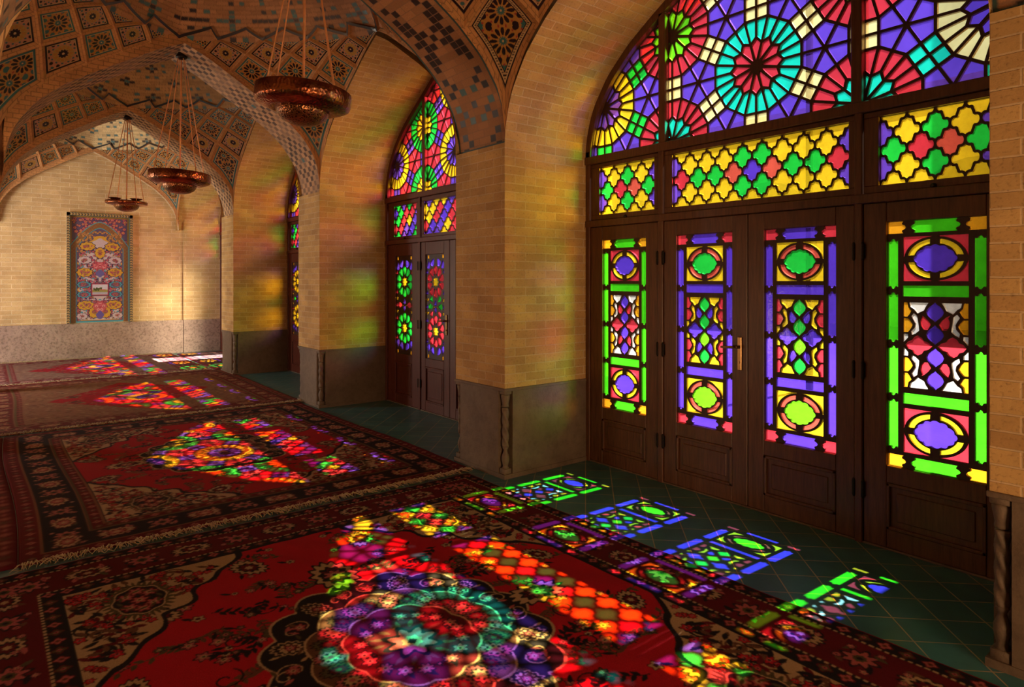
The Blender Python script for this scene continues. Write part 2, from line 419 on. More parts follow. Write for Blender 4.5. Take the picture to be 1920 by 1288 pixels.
# ------------------------------------------------------------------ painted brick and tile patterns
def hash2(i, j, k=0):
    h = np.sin(i * 127.1 + j * 311.7 + k * 74.7) * 43758.5453
    return h - np.floor(h)
TILE_COL = {1: (.018, .012, .014), 2: (.045, .13, .14), 3: (.42, .22, .05), 4: (.25, .15, .095), 5: (.11, .065, .048)}
def brick_paint(u, v, cw, ch, rule, base, mortar, mort=0.006, seed=0):
    j = np.floor(v / ch).astype(int); i = np.floor(u / cw).astype(int)
    fu = u / cw - i; fv = v / ch - j
    code = rule(i, j)
    codeL = rule(i - 1, j); codeR = rule(i + 1, j)
    mu, mv = (mort / cw if cw < .5 else .085), mort / ch
    bid = np.floor((i + (j % 2)) / 2)
    var = 0.78 + 0.4 * hash2(bid, j, seed)
    C = np.empty(u.shape + (4,)); C[..., 3] = 0
    for c in range(3): C[..., c] = base[c] * var
    for k, col in TILE_COL.items():
        m = code == k
        vv = 0.75 + 0.5 * hash2(i, j, 3 + seed)
        for c in range(3): C[..., c] = np.where(m, col[c] * vv, C[..., c])
        C[..., 3] = np.where(m, 1.0 if k < 4 else 0.0, C[..., 3])
    joint = (fv < mv) | (fv > 1 - mv * .3)
    start = ((i + j) % 2 == 0) | (code > 0) | (codeL > 0)
    same = (code > 0) & (code == codeL) & (code == 1) & ((i + j) % 2 == 1) & (rule(i, j) == 1) & False
    joint |= (fu < mu) & start & ~same
    for c in range(3): C[..., c] = np.where(joint, mortar[c], C[..., c])
    C[..., 3] = np.where(joint, 0, C[..., 3])
    return C

RIB_BASE, RIB_MORT = (.40, .20, .095), (.30, .17, .10)
def rib_rule_dark(i, j):
    d = np.abs(i - 4); jj = np.mod(j + 4, 20); e = np.abs(jj - 10)
    out = np.zeros(i.shape, int)
    out[(d == 3) & (j % 2 == 0)] = 1; out[(d == 2) & (e >= 6) & (j % 2 == 1)] = 1
    out[(d + e == 3) & (j % 2 == 0)] = 2; out[(d + e == 0)] = 1
    out[(d == 2) & (j % 4 == 1)] = 1
    out[(e >= 7) & (d + e == 10)] = 1; out[(e == 10) & (d == 2)] = 1
    return out
def rib_rule_pale(i, j):
    d = np.abs(i - 4); jj = np.mod(j, 14); e = np.abs(jj - 7)
    out = np.zeros(i.shape, int)
    out[(i + j) % 2 == 0] = 4
    out[(d + e == 3)] = 5; out[(d + e) == 5] = 5; out[(d + e) == 0] = 2
    return out

def arch_rib(name, label, axis, c, h, a0, a1, rule, res, base, mortar, thick=0.34, edge=True):
    """transverse rib: arch across `axis` ('x': spans X), extruded from a0 to a1 along the other axis"""
    yy, zz = arch_curve(c, h)
    s = np.concatenate([[0], np.cumsum(np.hypot(np.diff(yy), np.diff(zz)))]); L = s[-1]
    ns = int(L / res) + 1; nw = max(3, int((a1 - a0) / res) + 1)
    S = np.linspace(0, L, ns); A = np.linspace(a0, a1, nw)
    Y = np.interp(S, s, yy); Z = np.interp(S, s, zz)
    P = np.zeros((ns, nw, 3)); 
    if axis == 'x': P[..., 0] = Y[:, None]; P[..., 1] = A[None, :]
    else: P[..., 1] = Y[:, None]; P[..., 0] = A[None, :]
    P[..., 2] = Z[:, None]
    V = np.minimum(S, L - S)[:, None] + 0 * A[None, :]; U = (A - a0)[None, :] + 0 * S[:, None]
    cw = (a1 - a0) / 9.0
    C = brick_paint(U, V, cw, 0.060, rule, base, mortar)
    edgeband = (np.minimum(U, (a1 - a0) - U) < 0.02) | (V < 0.045)
    if edge:
        for q, col in enumerate((.03, .085, .09)): C[..., q] = np.where(edgeband, col, C[..., q])
        C[..., 3] = np.where(edgeband, 0.9, C[..., 3])
    t = empty(name, ((c, (a0 + a1) / 2, SPRING) if axis == 'x' else ((a0 + a1) / 2, c, SPRING))); tag(t, label, 'arch', kind='structure')
    adopt(grid_obj('tiled_soffit', P, C, M_TILED), t)
    n = len(yy); vs, fs = [], []
    for a in (a0, a1):
        k = len(vs)
        for y, z in zip(yy, zz): vs.append((y, a, z) if axis == 'x' else (a, y, z))
        for y, z in zip(yy, zz): vs.append((y, a, max(z, SPRING) + thick) if axis == 'x' else (a, y, z + thick))
        fs += [(k + i, k + i + 1, k + n + i + 1, k + n + i) for i in range(n - 1)]
    uv = [c2 for f in fs for c2 in [(vs[i][0] + vs[i][1], vs[i][2]) for i in f]]
    adopt(mesh_obj('brick_face', vs, fs, M_RIBBRICK, uvs=uv), t)
    return t

RX, RH = (XL + XP) / 2 + 0.02, (XP + 0.04 - XL) / 2
arch_rib('transverse_arch', 'nearest pointed arch with black tiles sunk in its brick soffit', 'x', (XP + .04) / 2, (XP + .04) / 2, *PIERS[1], rib_rule_dark, .006, RIB_BASE, RIB_MORT)
arch_rib('transverse_arch', 'second pointed arch crossing the hall, chequered tile soffit', 'x', RX, RH, *PIERS[2], rib_rule_pale, .009, (.50, .29, .15), (.42, .25, .15), edge=False)
arch_rib('transverse_arch', 'farthest pointed arch crossing the hall before the end wall', 'x', RX, RH, *PIERS[3], rib_rule_pale, .011, (.55, .36, .19), (.48, .31, .18), edge=False)
arch_rib('transverse_arch', 'pointed arch over the right edge of the picture', 'x', RX, RH, 0.18, 0.87, rib_rule_dark, .012, RIB_BASE, RIB_MORT)
none_rule = lambda i, j: np.zeros(i.shape, int)
arch_rib('wall_arch', 'plain plastered arch framing the end wall with the tile mural', 'x', RX, RH, END - .13, END - .002, none_rule, .02, (.58, .44, .27), (.52, .38, .22), edge=False)
for k, (y0, y1) in enumerate(ALC):
    arch_rib('arcade_arch', ['arcade arch nearest the camera on the left', 'second arcade arch on the left', 'third arcade arch on the left', 'arcade arch by the end wall on the left'][k],
             'y', (y0 + y1) / 2, (y1 - y0) / 2, -0.30, (.03, .045, XL, XL)[k], none_rule, .03, RIB_BASE, RIB_MORT, edge=False)

# left columns
for k, (y0, y1) in enumerate(PIERS[1:]):
    c = ((-0.13), (y0 + y1) / 2, 0)
    t = empty('column', c); tag(t, ['stone column nearest the camera at the left edge', 'second stone column at the left edge', 'third stone column at the left edge'][k], 'column', kind='structure')
    bm = bmesh.new(); box(bm, c[0] - .17, c[0] + .17, c[1] - .17, c[1] + .17, 0, .10, .01); adopt(bm_obj('base', bm, M_DADO), t)
    bm = bmesh.new(); lathe(bm, [(.15, .10), (.15, .18)] + [(.13, .18 + q * .03) for q in range(64)] + [(.15, 2.12), (.15, 2.16)], c, 40, lambda a, z: 0.05 * math.sin(8 * a + z * 9)); adopt(bm_obj('shaft', bm, M_DADO_END, None, True), t)
    bm = bmesh.new(); lathe(bm, [(.14, 2.16), (.16, 2.25), (.17, 2.4), (.18, 2.46)], c, 24); box(bm, c[0] - .17, c[0] + .17, y0, y1, 2.46, 2.63, .01); adopt(bm_obj('capital', bm, M_DADO_END), t)

# ------------------------------------------------------------------ vaults: net of lozenges and a tiled dome
PN, NS = 1.3, 5
FE = np.array([0, .25, .475, .67, .835, 1.0])
DOME_RISE = 1.0
def pnorm(a, b): return (np.abs(a) ** PN + np.abs(b) ** PN) ** (1 / PN)
def z_of(Ux, Uy):
    sx = np.sqrt(Ux ** 2 + .0004); sy = np.sqrt(Uy ** 2 + .0004)
    rho = pnorm(sx, sy)
    t = np.clip(rho ** PN - 1, 0, 1) ** (1 / PN)
    return np.where(rho >= 1, zp(t), APEX + DOME_RISE * (1 - np.clip(rho, 0, 1) ** 1.9)) + 0.055
def net_uv(a, b):
    s = a + b
    u1 = np.interp(s, np.arange(6), FE); U1 = 1 - u1
    rho = np.where(s <= 5, (U1 ** PN + 1) ** (1 / PN), 1 - (s - 5) * .05)
    q = np.where(s > 1e-9, b / np.maximum(s, 1e-9), .5)
    wx = U1 * (1 - q) + q; wy = (1 - q) + U1 * q
    k = rho / pnorm(wx, wy)
    return wx * k, wy * k
def net_pt(a, b, cx, cy, hx, hy, sx, sy):
    Ux, Uy = net_uv(np.asarray(a, float), np.asarray(b, float))
    return np.stack([cx + sx * hx * Ux, cy + sy * hy * Uy, z_of(Ux, Uy)], -1)

def petals(r, th, n, rc, lr, lt, off=0.0, point=0.0):
    a = (th + off) * n / (2 * PI); d = (a - np.round(a)) * 2 * PI / n * np.maximum(r, 1e-4)
    dr = (r - rc) / lr
    w = lt * (1 - point * dr)
    return dr ** 2 + (d / np.maximum(w, 1e-4)) ** 2 < 1
OCH, BLK, TEA, REDT, LIT, YEL, PNK = (.40, .19, .045), (.016, .010, .014), (.035, .125, .13), (.30, .035, .03), (.50, .33, .17), (.36, .24, .07), (.42, .20, .12)
def girih(x, y, style, seed=0):
    """x, y in units where one star has radius 1"""
    r = np.hypot(x, y); th = np.arctan2(y, x)
    C = np.zeros(x.shape + (3,)); C[:] = OCH
    def put(m, c): C[m] = c
    if style == 0:
        put(petals(r, th, 12, .45, .19, .085, 0, -.25), BLK); put(petals(r, th, 12, .90, .17, .14, PI / 12), TEA if seed % 2 else BLK)
        put(petals(r, th, 12, 1.22, .17, .15, 0), BLK if seed % 3 else TEA); put(petals(r, th, 12, .68, .045, .045, PI / 12), REDT)
        put(petals(r, th, 12, 1.05, .05, .05, 0), REDT); put(petals(r, th, 12, 1.50, .13, .16, PI / 12), TEA)
        put(petals(r, th, 24, 1.75, .12, .10, 0), BLK)
        star = r < .19 * (1 + .22 * np.cos(12 * th)); put(star, TEA); put(r < .05, LIT)
    elif style == 1:
        C[:] = PNK
        put((r > .30) & (r < .62), YEL); put(petals(r, th, 12, .46, .12, .09, 0), OCH)
        put(petals(r, th, 12, .72, .06, .07, 0), TEA); put(petals(r, th, 12, .92, .12, .11, PI / 12), BLK)
        put(petals(r, th, 16, 1.14, .09, .10, 0), TEA); put(petals(r, th, 20, 1.36, .09, .10, 0), BLK); put(petals(r, th, 24, 1.58, .09, .10, .1), TEA)
        put(r < .29 * (1 + .12 * np.cos(10 * th)), BLK); put(r < .08, LIT)
    else:
        C[:] = OCH
        g = .34; row = np.floor(y / (g * .87)); xo = x + (np.mod(row, 2)) * g / 2
        fx = (xo / g - np.floor(xo / g) - .5) * g; fy = (y / (g * .87) - row - .5) * g * .87
        hsh = hash2(np.floor(xo / g), row, seed); m = np.hypot(fx, fy) < .125
        C[m & (hsh < .6)] = BLK; C[m & (hsh >= .6)] = TEA
        put(r < .16, TEA)
    return C

def bilinear(q, s, t):
    return (q[0] * ((1 - s) * (1 - t))[..., None] + q[1] * (s * (1 - t))[..., None] + q[2] * (s * t)[..., None] + q[3] * ((1 - s) * t)[..., None])

VAULT_LABEL = ['vault over the nearest bay with a kite shaped mosaic panel', 'large tiled vault over the second bay with black brick motifs on its dome',
               'tiled vault over the third bay with cross motifs on its dome', 'smallest vault in view next to the end wall']
def dome_rule(kind):
    def f2(i, j):
        a = np.mod(i + j, 12); b = np.mod(i - j, 12); out = np.zeros(i.shape, int)
        out[(a < 3) & (b < 3)] = 2; out[(a == 1) & (b == 1)] = 1; out[((a == 1) ^ (b == 1)) & (a < 3) & (b < 3)] = 3
        out[(a >= 5) & (a <= 9) & (b >= 5) & (b <= 9) & (np.mod(j, 2) == 0)] = 1
        out[((a == 3) | (b == 3)) & (np.mod(j, 2) == 0)] = 2
        return out
    def f3(i, j):
        a = np.mod(i + 100, 10) - 5; r = np.mod(j + 100, 10) - 5
        a2 = np.mod(i + 105, 10) - 5; r2 = np.mod(j + 105, 10) - 5
        d1 = np.abs(a) + np.abs(r); d2 = np.abs(a2) + np.abs(r2)
        out = np.zeros(i.shape, int)
        out[(d1 == 1)] = 1; out[d1 == 0] = 2; out[(d2 == 1)] = 2 if kind == 4 else 1; out[d2 == 0] = 3 if kind == 4 else 2
        out[(d1 == 4) & (np.mod(i, 2) == 0)] = 2
        return out
    return f2 if kind == 2 else f3

for k, (y0, y1) in enumerate(ALC):
    if k == 3: y1 = END - .13
    xl = (.03, .045, XL, XL)[k]
    cx, cy, hx, hy = (xl + XP + .01) / 2, (y0 + y1) / 2, (XP + .01 - xl) / 2, (y1 - y0) / 2
    t = empty('ceiling', (cx, cy, APEX)); tag(t, VAULT_LABEL[k], 'vault', kind='structure')
    nv, nf, nu = [], [], []
    line_v, line_f = [], []
    for sx in (-1, 1):
        for sy in (-1, 1):
            vis = (sy == 1) or (sx == 1)
            for i in range(NS):
                for j in range(NS - i):
                    M = 10
                    # cell boundary, finely divided, then an inner recessed outline
                    def side(f): return [f(w) for w in np.linspace(0, 1, M, endpoint=False)]
                    ab = side(lambda w: (i + w, j)) + side(lambda w: (i + 1, j + w)) + side(lambda w: (i + 1 - w, j + 1)) + side(lambda w: (i, j + 1 - w))
                    ab = np.array(ab)
                    m = .105 if (i + j) else .095
                    inner = np.array([i + .5, j + .5]) + (ab - np.array([i + .5, j + .5])) * (1 - 2 * m)
                    Po = net_pt(ab[:, 0], ab[:, 1], cx, cy, hx, hy, sx, sy)
                    Pi = net_pt(inner[:, 0], inner[:, 1], cx, cy, hx, hy, sx, sy)
                    # outward direction (away from the room)
                    c0 = net_pt([i + .5], [j + .5], cx, cy, hx, hy, sx, sy)[0]
                    e1 = net_pt([i + .9], [j + .5], cx, cy, hx, hy, sx, sy)[0] - c0; e2 = net_pt([i + .5], [j + .9], cx, cy, hx, hy, sx, sy)[0] - c0
                    nrm = np.cross(e1, e2); nrm /= np.linalg.norm(nrm)
                    if nrm[2] < 0: nrm = -nrm
                    dep = .030
                    Pi = Pi + nrm * dep
                    b = len(nv); n = len(ab)
                    nv += [tuple(p) for p in Po] + [tuple(p) for p in Pi]
                    for q in range(n):
                        q2 = (q + 1) % n
                        nf.append((b + q, b + q2, b + n + q2, b + n + q))
                        d0 = q * .045
                        nu += [(d0, 0), (d0 + .045, 0), (d0 + .045, .09), (d0, .09)]
                    # mosaic panel
                    big = (i + j == 0)
                    res = (110 if big else 84) if (vis and k in (1,)) or (k == 0 and sx == 1 and sy == 1) else ((84 if big else 60) if (vis and k == 2) else (44 if vis else 16))
                    ss = np.linspace(m, 1 - m, res)
                    A, B = np.meshgrid(i + ss, j + ss, indexing='ij')
                    P = net_pt(A, B, cx, cy, hx, hy, sx, sy) + nrm * (dep)
                    # flat panel coordinates
                    ex = e1 / np.linalg.norm(e1) + (-1) * e2 / np.linalg.norm(e2); ex /= np.linalg.norm(ex); ey = np.cross(nrm, ex)
                    d = P - c0; px_, py_ = d @ ex, d @ ey
                    style = 0 if (i + j) in (0, 2) else (1 if (i + j) in (1, 3) else 2)
                    if k >= 2: style = 0 if (i + j) in (0, 1, 2, 3) and (i + j) != 1 else (1 if i + j == 1 else 2)
                    if k == 1 and i + j == 2: style = 0
                    if i + j == 0:
                        R = .16
                        cA = (0, 0.10) if ey[2] > 0 else (0, -0.10); cB = (0, -0.12) if ey[2] > 0 else (0, 0.12)
                        dA = np.hypot(px_ - cA[0], py_ - cA[1]); dB = np.hypot(px_ - cB[0], py_ - cB[1]); useA = dA < dB
                        X_ = np.where(useA, px_ - cA[0], px_ - cB[0]) / R; Y_ = np.where(useA, py_ - cA[1], py_ - cB[1]) / R
                    else:
                        R = max(.05, min(np.ptp(px_), np.ptp(py_)) / 2.6); X_, Y_ = px_ / R, py_ / R
                    C3 = girih(X_, Y_, style, seed=(i * 3 + j + k))
                    fr = np.minimum(np.minimum(A - i - m, i + 1 - m - A), np.minimum(B - j - m, j + 1 - m - B))
                    dark = BLK if style else TEA
                    if i + j == 0 and k == 0: 
                        C3[fr < .085] = LIT; chk = (np.mod(np.floor((A + B) * 60), 2) == 0) & (fr > .03) & (fr < .06); C3[chk] = BLK; C3[(fr > .07) & (fr < .085)] = BLK; C3[fr < .02] = BLK
                    else:
                        C3[fr < .06] = dark; C3[(fr > .045) & (fr < .06)] = LIT
                    C = np.concatenate([C3, np.full(C3.shape[:2] + (1,), .8)], -1)
                    adopt(grid_obj('mosaic_panel', P, C, M_MOSAIC, smooth=False), t)
            # dark zigzag tile line along the top of the net
            zz_ab = []
            for q in range(6):
                zz_ab.append((5 - q, q))
                if q < 5: zz_ab.append((5 - q, q + 1))
            for (a0_, b0_), (a1_, b1_) in zip(zz_ab, zz_ab[1:]):
                w = np.linspace(0, 1, 7)
                a = a0_ + (a1_ - a0_) * w; b_ = b0_ + (b1_ - b0_) * w
                L0 = net_pt(a, b_, cx, cy, hx, hy, sx, sy); s2 = a + b_
                Ux, Uy = net_uv(a, b_); f = .986; Ux2, Uy2 = Ux * f, Uy * f
                L1 = np.stack([cx + sx * hx * Ux2, cy + sy * hy * Uy2, z_of(Ux2, Uy2)], -1)
                b2 = len(line_v); line_v += [tuple(p - np.array([0, 0, .004])) for p in L0] + [tuple(p - np.array([0, 0, .004])) for p in L1]
                line_f += [(b2 + q, b2 + q + 1, b2 + 8 + q, b2 + 7 + q) for q in range(6)]
    adopt(mesh_obj('lozenge_ribs', nv, nf, M_RIBBRICK, uvs=nu), t)
    adopt(mesh_obj('zigzag_tile_band', line_v, line_f, mat_plain('black_glaze', (.02, .018, .02), .3)), t)
    # dome
    res = .007 if k == 1 else .011
    xs = np.arange(-1, 1, res / hx); ys = np.arange(-1, 1, res / hy)
    UX, UY = np.meshgrid(xs, ys, indexing='ij'); rho = pnorm(UX, UY)
    P = np.stack([cx + hx * UX, cy + hy * UY, z_of(UX, UY) + .045], -1)
    base = [(.40, .21, .10), (.42, .21, .10), (.44, .25, .10), (.56, .40, .20)][k]
    rr = np.linspace(0, 1.1, 400); zr = DOME_RISE * (1 - np.clip(rr, 0, 1) ** 1.9); sr = np.concatenate([[0], np.cumsum(np.hypot(np.diff(rr) * 1.42, np.diff(zr)))])
    ang = np.arctan2(UY, UX) / (2 * PI) + .5
    NC = 132 if k < 2 else 120
    C = brick_paint(ang * NC, sr[-1] - np.interp(rho, rr, sr), 1.0, .046, dome_rule(2 if k < 2 else k + 1), base, tuple(x * .62 for x in base), .006)
    adopt(grid_obj('tiled_dome', P, C, M_TILED, mask=rho < 1.03), t)

# roof slab and the far sides of the hall
bm = bmesh.new(); box(bm, -3.7, XW + .35, -3.4, END + .4, 5.5, 5.7); tag(bm_obj('ceiling', bm, M_PLASTER), 'roof slab above the vaults', 'roof', kind='structure')
def plain_wall(name, a, b, z1, label, mat=M_BRICK):
    vs, fs, uv = uv_quads([wall_rect(a, b, 0, z1)])
    return tag(mesh_obj(name, vs, fs, mat, uvs=uv), label, 'wall', kind='structure')
plain_wall('wall_left', (-3.6, -3.3), (-3.6, END + .2), 5.5, 'plain brick wall of the aisle on the left')
plain_wall('wall_back', (XP, -3.2), (-3.6, -3.2), 5.5, 'plain brick wall behind the camera')
plain_wall('wall_far_left', (-3.6, END), (XL - .3, END), 5.5, 'plain brick end of the left aisle')

# ------------------------------------------------------------------ end wall with dado and tile mural
MX0, MX1, MZ1 = 1.222, 2.345, 2.865
e = empty('wall_end', (RX, END, 0)); tag(e, 'pale brick end wall with rough stone dado behind the tile mural', 'wall', kind='structure')
q = [wall_rect((XL - .35, END), (XW + .3, END), DADO, 5.5)]
vs, fs, uv = uv_quads(q); adopt(mesh_obj('brickwork', vs, fs, M_BRICK_END, uvs=uv), e)
bm = bmesh.new(); box(bm, XL - .35, 3.30, END - .03, END + .1, 0, DADO, .004); box(bm, 3.305, XW + .2, END - .045, END + .1, 0, DADO, .004); adopt(bm_obj('stone_dado', bm, M_DADO_END), e)
# shallow alcove jamb standing a little proud of the end wall
vs, fs, uv = uv_quads([wall_rect((3.30, END - .04), (XW + .3, END - .04), DADO, 3.2, .1), wall_rect((3.30, END), (3.30, END - .04), DADO, 3.2)])
adopt(mesh_obj('jamb_brickwork', vs, fs, M_BRICK_END, uvs=uv), e)

# ---- painting toolkit for carpets and the mural
class Canvas:
    def __init__(s, w, h, res, bg):
        s.nx, s.ny, s.res = int(round(w / res)) + 1, int(round(h / res)) + 1, res
        s.x = np.arange(s.nx) * res; s.y = np.arange(s.ny) * res
        s.X, s.Y = np.meshgrid(s.x, s.y, indexing='ij'); s.C = np.zeros((s.nx, s.ny, 3)); s.C[:] = bg
    def win(s, x, y, r):
        i0, i1 = max(0, int((x - r) / s.res)), min(s.nx, int((x + r) / s.res) + 2); j0, j1 = max(0, int((y - r) / s.res)), min(s.ny, int((y + r) / s.res) + 2)
        if i0 >= i1 or j0 >= j1: return None
        return slice(i0, i1), slice(j0, j1)
    def put(s, m, c): s.C[m] = c
    def blob(s, x, y, r, n, amp, c, ph=0.0, asp=1.0, ang=0.0):
        w = s.win(x, y, r * (1 + amp) * max(1, asp, 1 / asp))
        if w is None: return
        dx, dy = s.X[w] - x, s.Y[w] - y; ca, sa = math.cos(ang), math.sin(ang)
        u, v = (dx * ca + dy * sa) / asp, (-dx * sa + dy * ca) * asp
        rr = np.hypot(u, v); th = np.arctan2(v, u)
        m = rr < r * (1 + amp * np.cos(n * th + ph)); s.C[w][m] = c
    def leaf(s, x, y, ang, L, W, c):
        w = s.win(x, y, L * .6)
        if w is None: return
        dx, dy = s.X[w] - x, s.Y[w] - y; ca, sa = math.cos(ang), math.sin(ang)
        u, v = (dx * ca + dy * sa) / (L / 2), (-dx * sa + dy * ca) / (W / 2)
        m = np.abs(v) < (1 - u ** 2) * np.where(np.abs(u) < 1, 1, 0) * (1 - .3 * u); s.C[w][m & (np.abs(u) < 1)] = c
    def line(s, pts, wd, c):
        for (x0, y0), (x1, y1) in zip(pts, pts[1:]):
            w = s.win((x0 + x1) / 2, (y0 + y1) / 2, math.hypot(x1 - x0, y1 - y0) / 2 + wd)
            if w is None: continue
            dx, dy = x1 - x0, y1 - y0; L2 = dx * dx + dy * dy + 1e-12
            t = np.clip(((s.X[w] - x0) * dx + (s.Y[w] - y0) * dy) / L2, 0, 1)
            m = np.hypot(s.X[w] - x0 - t * dx, s.Y[w] - y0 - t * dy) < wd / 2; s.C[w][m] = c
    def flower(s, x, y, r, pal, n=None):
        n = n or random.choice((5, 6, 8)); a, b, c = pal
        s.blob(x, y, r * 1.12, n, .22, a); s.blob(x, y, r * .86, n, .25, b); s.blob(x, y, r * .42, n, .1, c); s.blob(x, y, r * .2, n, .1, a)
    def palmette(s, x, y, r, pal, ang=0.0):
        a, b, c = pal
        s.blob(x, y, r * 1.1, 14, .10, a, 0, 1.25, ang); s.blob(x, y, r * .95, 14, .12, b, 0, 1.25, ang); s.blob(x, y, r * .66, 10, .12, a, 0, 1.2, ang)
        s.blob(x, y, r * .5, 8, .2, c, 0, 1.15, ang); s.blob(x, y, r * .22, 6, .2, b, 0, 1.1, ang)
    def scroll(s, x, y, r, turns, a0, wd, c, sgn=1):
        t = np.linspace(0, 1, 26); rr = r * (1 - .85 * t); a = a0 + sgn * turns * 2 * PI * t
        s.line(list(zip(x + rr * np.cos(a), y + rr * np.sin(a))), wd, c)
    def spray(s, x, y, ang, L, pal, leafc, stemc):
        pts = []; a = ang
        px, py = x, y
        for q in range(9):
            pts.append((px, py)); px += L / 9 * math.cos(a); py += L / 9 * math.sin(a); a += random.uniform(-.28, .28)
        s.line(pts, .006, stemc)
        for q, (lx, ly) in enumerate(pts[1:]):
            s_ = 1 if q % 2 else -1
            s.leaf(lx + .02 * math.cos(ang + s_ * 1.1), ly + .02 * math.sin(ang + s_ * 1.1), ang + s_ * .8, .05, .022, leafc)
        s.flower(px, py, L * .16, pal); 
        if L > .2: s.flower(pts[4][0] + .03 * math.cos(ang + 1.4), pts[4][1] + .03 * math.sin(ang + 1.4), L * .10, pal)

def paint_carpet(hx, hy, seed, pal, res=.005, styl=0):
    """one quarter of a carpet, origin at its middle, mirrored by the caller"""
    random.seed(seed)
    red, dred, navy, cream, rose, olive, brown = pal
    K = Canvas(hx, hy, res, red)
    X, Y = K.X, K.Y
    d = np.minimum(hx - X, hy - Y)
    FB = .45                                    # border width
    fx, fy = hx - FB, hy - FB
    # ---- field sprays
    for (x, y, a, L) in [(.25, 1.05, 1.1, .32), (.62, .95, .4, .34), (.80, .55, -.3, .3), (.85, .25, .5, .28), (.48, 1.18, 2.2, .25), (.95, .75, 1.2, .22), (.12, 1.2, .6, .22), (.70, 1.1, 1.6, .2), (.78, .78, 2.4, .2)]:
        K.spray(x * fx / 1.05, y * fy / 1.4, a, L, (navy, rose, cream), olive, brown)
    for _ in range(16):
        a = random.uniform(0, PI / 2); r = random.uniform(.62, .95)
        K.spray(r * .95 * math.cos(a), r * 1.15 * math.sin(a), random.uniform(0, 6), random.uniform(.12, .2), (navy, random.choice([rose, olive, brown]), cream), random.choice([olive, navy, brown]), navy)
    for _ in range(40):
        x, y = random.uniform(.1, fx), random.uniform(.1, fy)
        K.flower(x, y, random.uniform(.014, .028), random.choice([(navy, rose, cream), (navy, olive, rose), (dred, cream, navy)]))
        K.leaf(x + .04, y + .02, random.uniform(0, 6), .06, .022, navy)
    for (x, y, r) in [(.30, 1.16, .085), (.74, .9, .075), (.93, .34, .07)]:
        K.palmette(x * fx / 1.05, y * fy / 1.4, r, (navy, cream, dred), random.uniform(0, 3))
    # ---- medallion
    R = np.hypot(X / .92, Y / 1.08); T = np.arctan2(Y / 1.08, X / .92)
    lob = lambda r, n, a: R < r * (1 + a * np.abs(np.cos(n * T / 2)) )
    if styl != 2:
        K.put(lob(.60, 16, .10), cream); K.put(lob(.588, 16, .10), navy)
        for q in range(5):
            a = (q + .5) * PI / 10 + .02
            px, py = .525 * .92 * math.cos(a), .525 * 1.08 * math.sin(a)
            if q % 2: K.palmette(px, py, .058, (cream, navy, dred), a); K.flower(px, py, .02, (navy, rose, cream))
            else:
                K.scroll(px, py, .06, 1.0, a, .006, cream, 1); K.scroll(px + .04, py - .03, .045, .9, a + 2, .006, cream, -1); K.flower(px, py, .026, (dred, rose, cream))
            for g in range(5): K.leaf(px + random.uniform(-.08, .08), py + random.uniform(-.07, .07), random.uniform(0, 6), .05, .016, random.choice([olive, brown, rose, cream]))
        K.put(lob(.435, 12, .08), cream); K.put(lob(.425, 12, .08), brown)
        for q in range(7):
            a = q * PI / 12
            K.palmette(.36 * .92 * math.cos(a), .36 * 1.08 * math.sin(a), .055, (navy, rose, cream) if q % 2 else (navy, olive, dred), a)
        K.put(lob(.29, 12, .07), cream); K.put(lob(.28, 12, .07), dred)
        for q in range(5):
            a = (q + .3) * PI / 8
            K.leaf(.2 * math.cos(a), .25 * math.sin(a), a + .6, .09, .03, navy); K.leaf(.15 * math.cos(a + .2), .15 * math.sin(a + .2), a, .07, .022, brown); K.flower(.21 * math.cos(a), .22 * math.sin(a), .03, (navy, rose, cream))
        K.flower(0, 0, .10, (navy, rose, cream), 8)
        for (x, y, r) in [(0, .80, .13), (.70, 0, .115)]:
            K.palmette(x, y, r, (navy, cream, dred), PI / 2 if x == 0 else 0); K.flower(x, y, r * .4, (navy, rose, cream), 8)
        for q in range(4):
            a = .25 + q * .36
            K.scroll(.72 * math.cos(a), .82 * math.sin(a), .07, 1.1, a + 2, .008, navy)
    else:
        m = (X / .95 + Y / 1.25) < 1; K.put(~m & (d > FB), brown); K.put(((X / .95 + Y / 1.25) < .42), brown)
        K.put(((X / .95 + Y / 1.25) < .38), navy); K.put(((X / .95 + Y / 1.25) < .2), rose)
        for _ in range(380):
            x, y = random.uniform(0, fx), random.uniform(0, fy); u = x / .95 + y / 1.25
            if u > 1.02: K.leaf(x, y, random.uniform(-.4, .4), .06, .014, random.choice([cream, dred, navy, olive]))
            elif random.random() < .2: K.leaf(x, y, random.uniform(-.4, .4), .05, .012, random.choice([cream, navy]))
    # ---- corner spandrels
    if styl != 2:
        cx, cy = np.maximum(fx - X, 0), np.maximum(fy - Y, 0)
        ang = np.arctan2(cy, cx)
        a_, b_ = .80, .98
        g = ((cx / a_) ** .92 + (cy / b_) ** .92) - .075 * np.abs(np.sin(ang * 6.5)) - .03 * np.sin(ang * 19)
        inner = d > FB
        K.put(inner & (g < 1.045), navy); sp = inner & (g < 1.0); 
        C0 = K.C.copy(); K.put(sp, cream)
        for _ in range(38):
            u, v = random.uniform(.05, .6), random.uniform(.05, .8)
            if u / .75 + v / .9 < .95: K.scroll(fx - u, fy - v, random.uniform(.05, .1), 1.2, random.uniform(0, 6), .012, random.choice([navy, brown]), random.choice((-1, 1)))
        for _ in range(430):
            u, v = random.uniform(.02, .8), random.uniform(.02, .95)
            if (u / a_) + (v / b_) < .95:
                if random.random() < .6: K.leaf(fx - u, fy - v, random.uniform(0, 6), .068, .026, random.choice([dred, navy, brown, navy]))
                else: K.flower(fx - u, fy - v, random.uniform(.016, .028), (navy, red, rose))
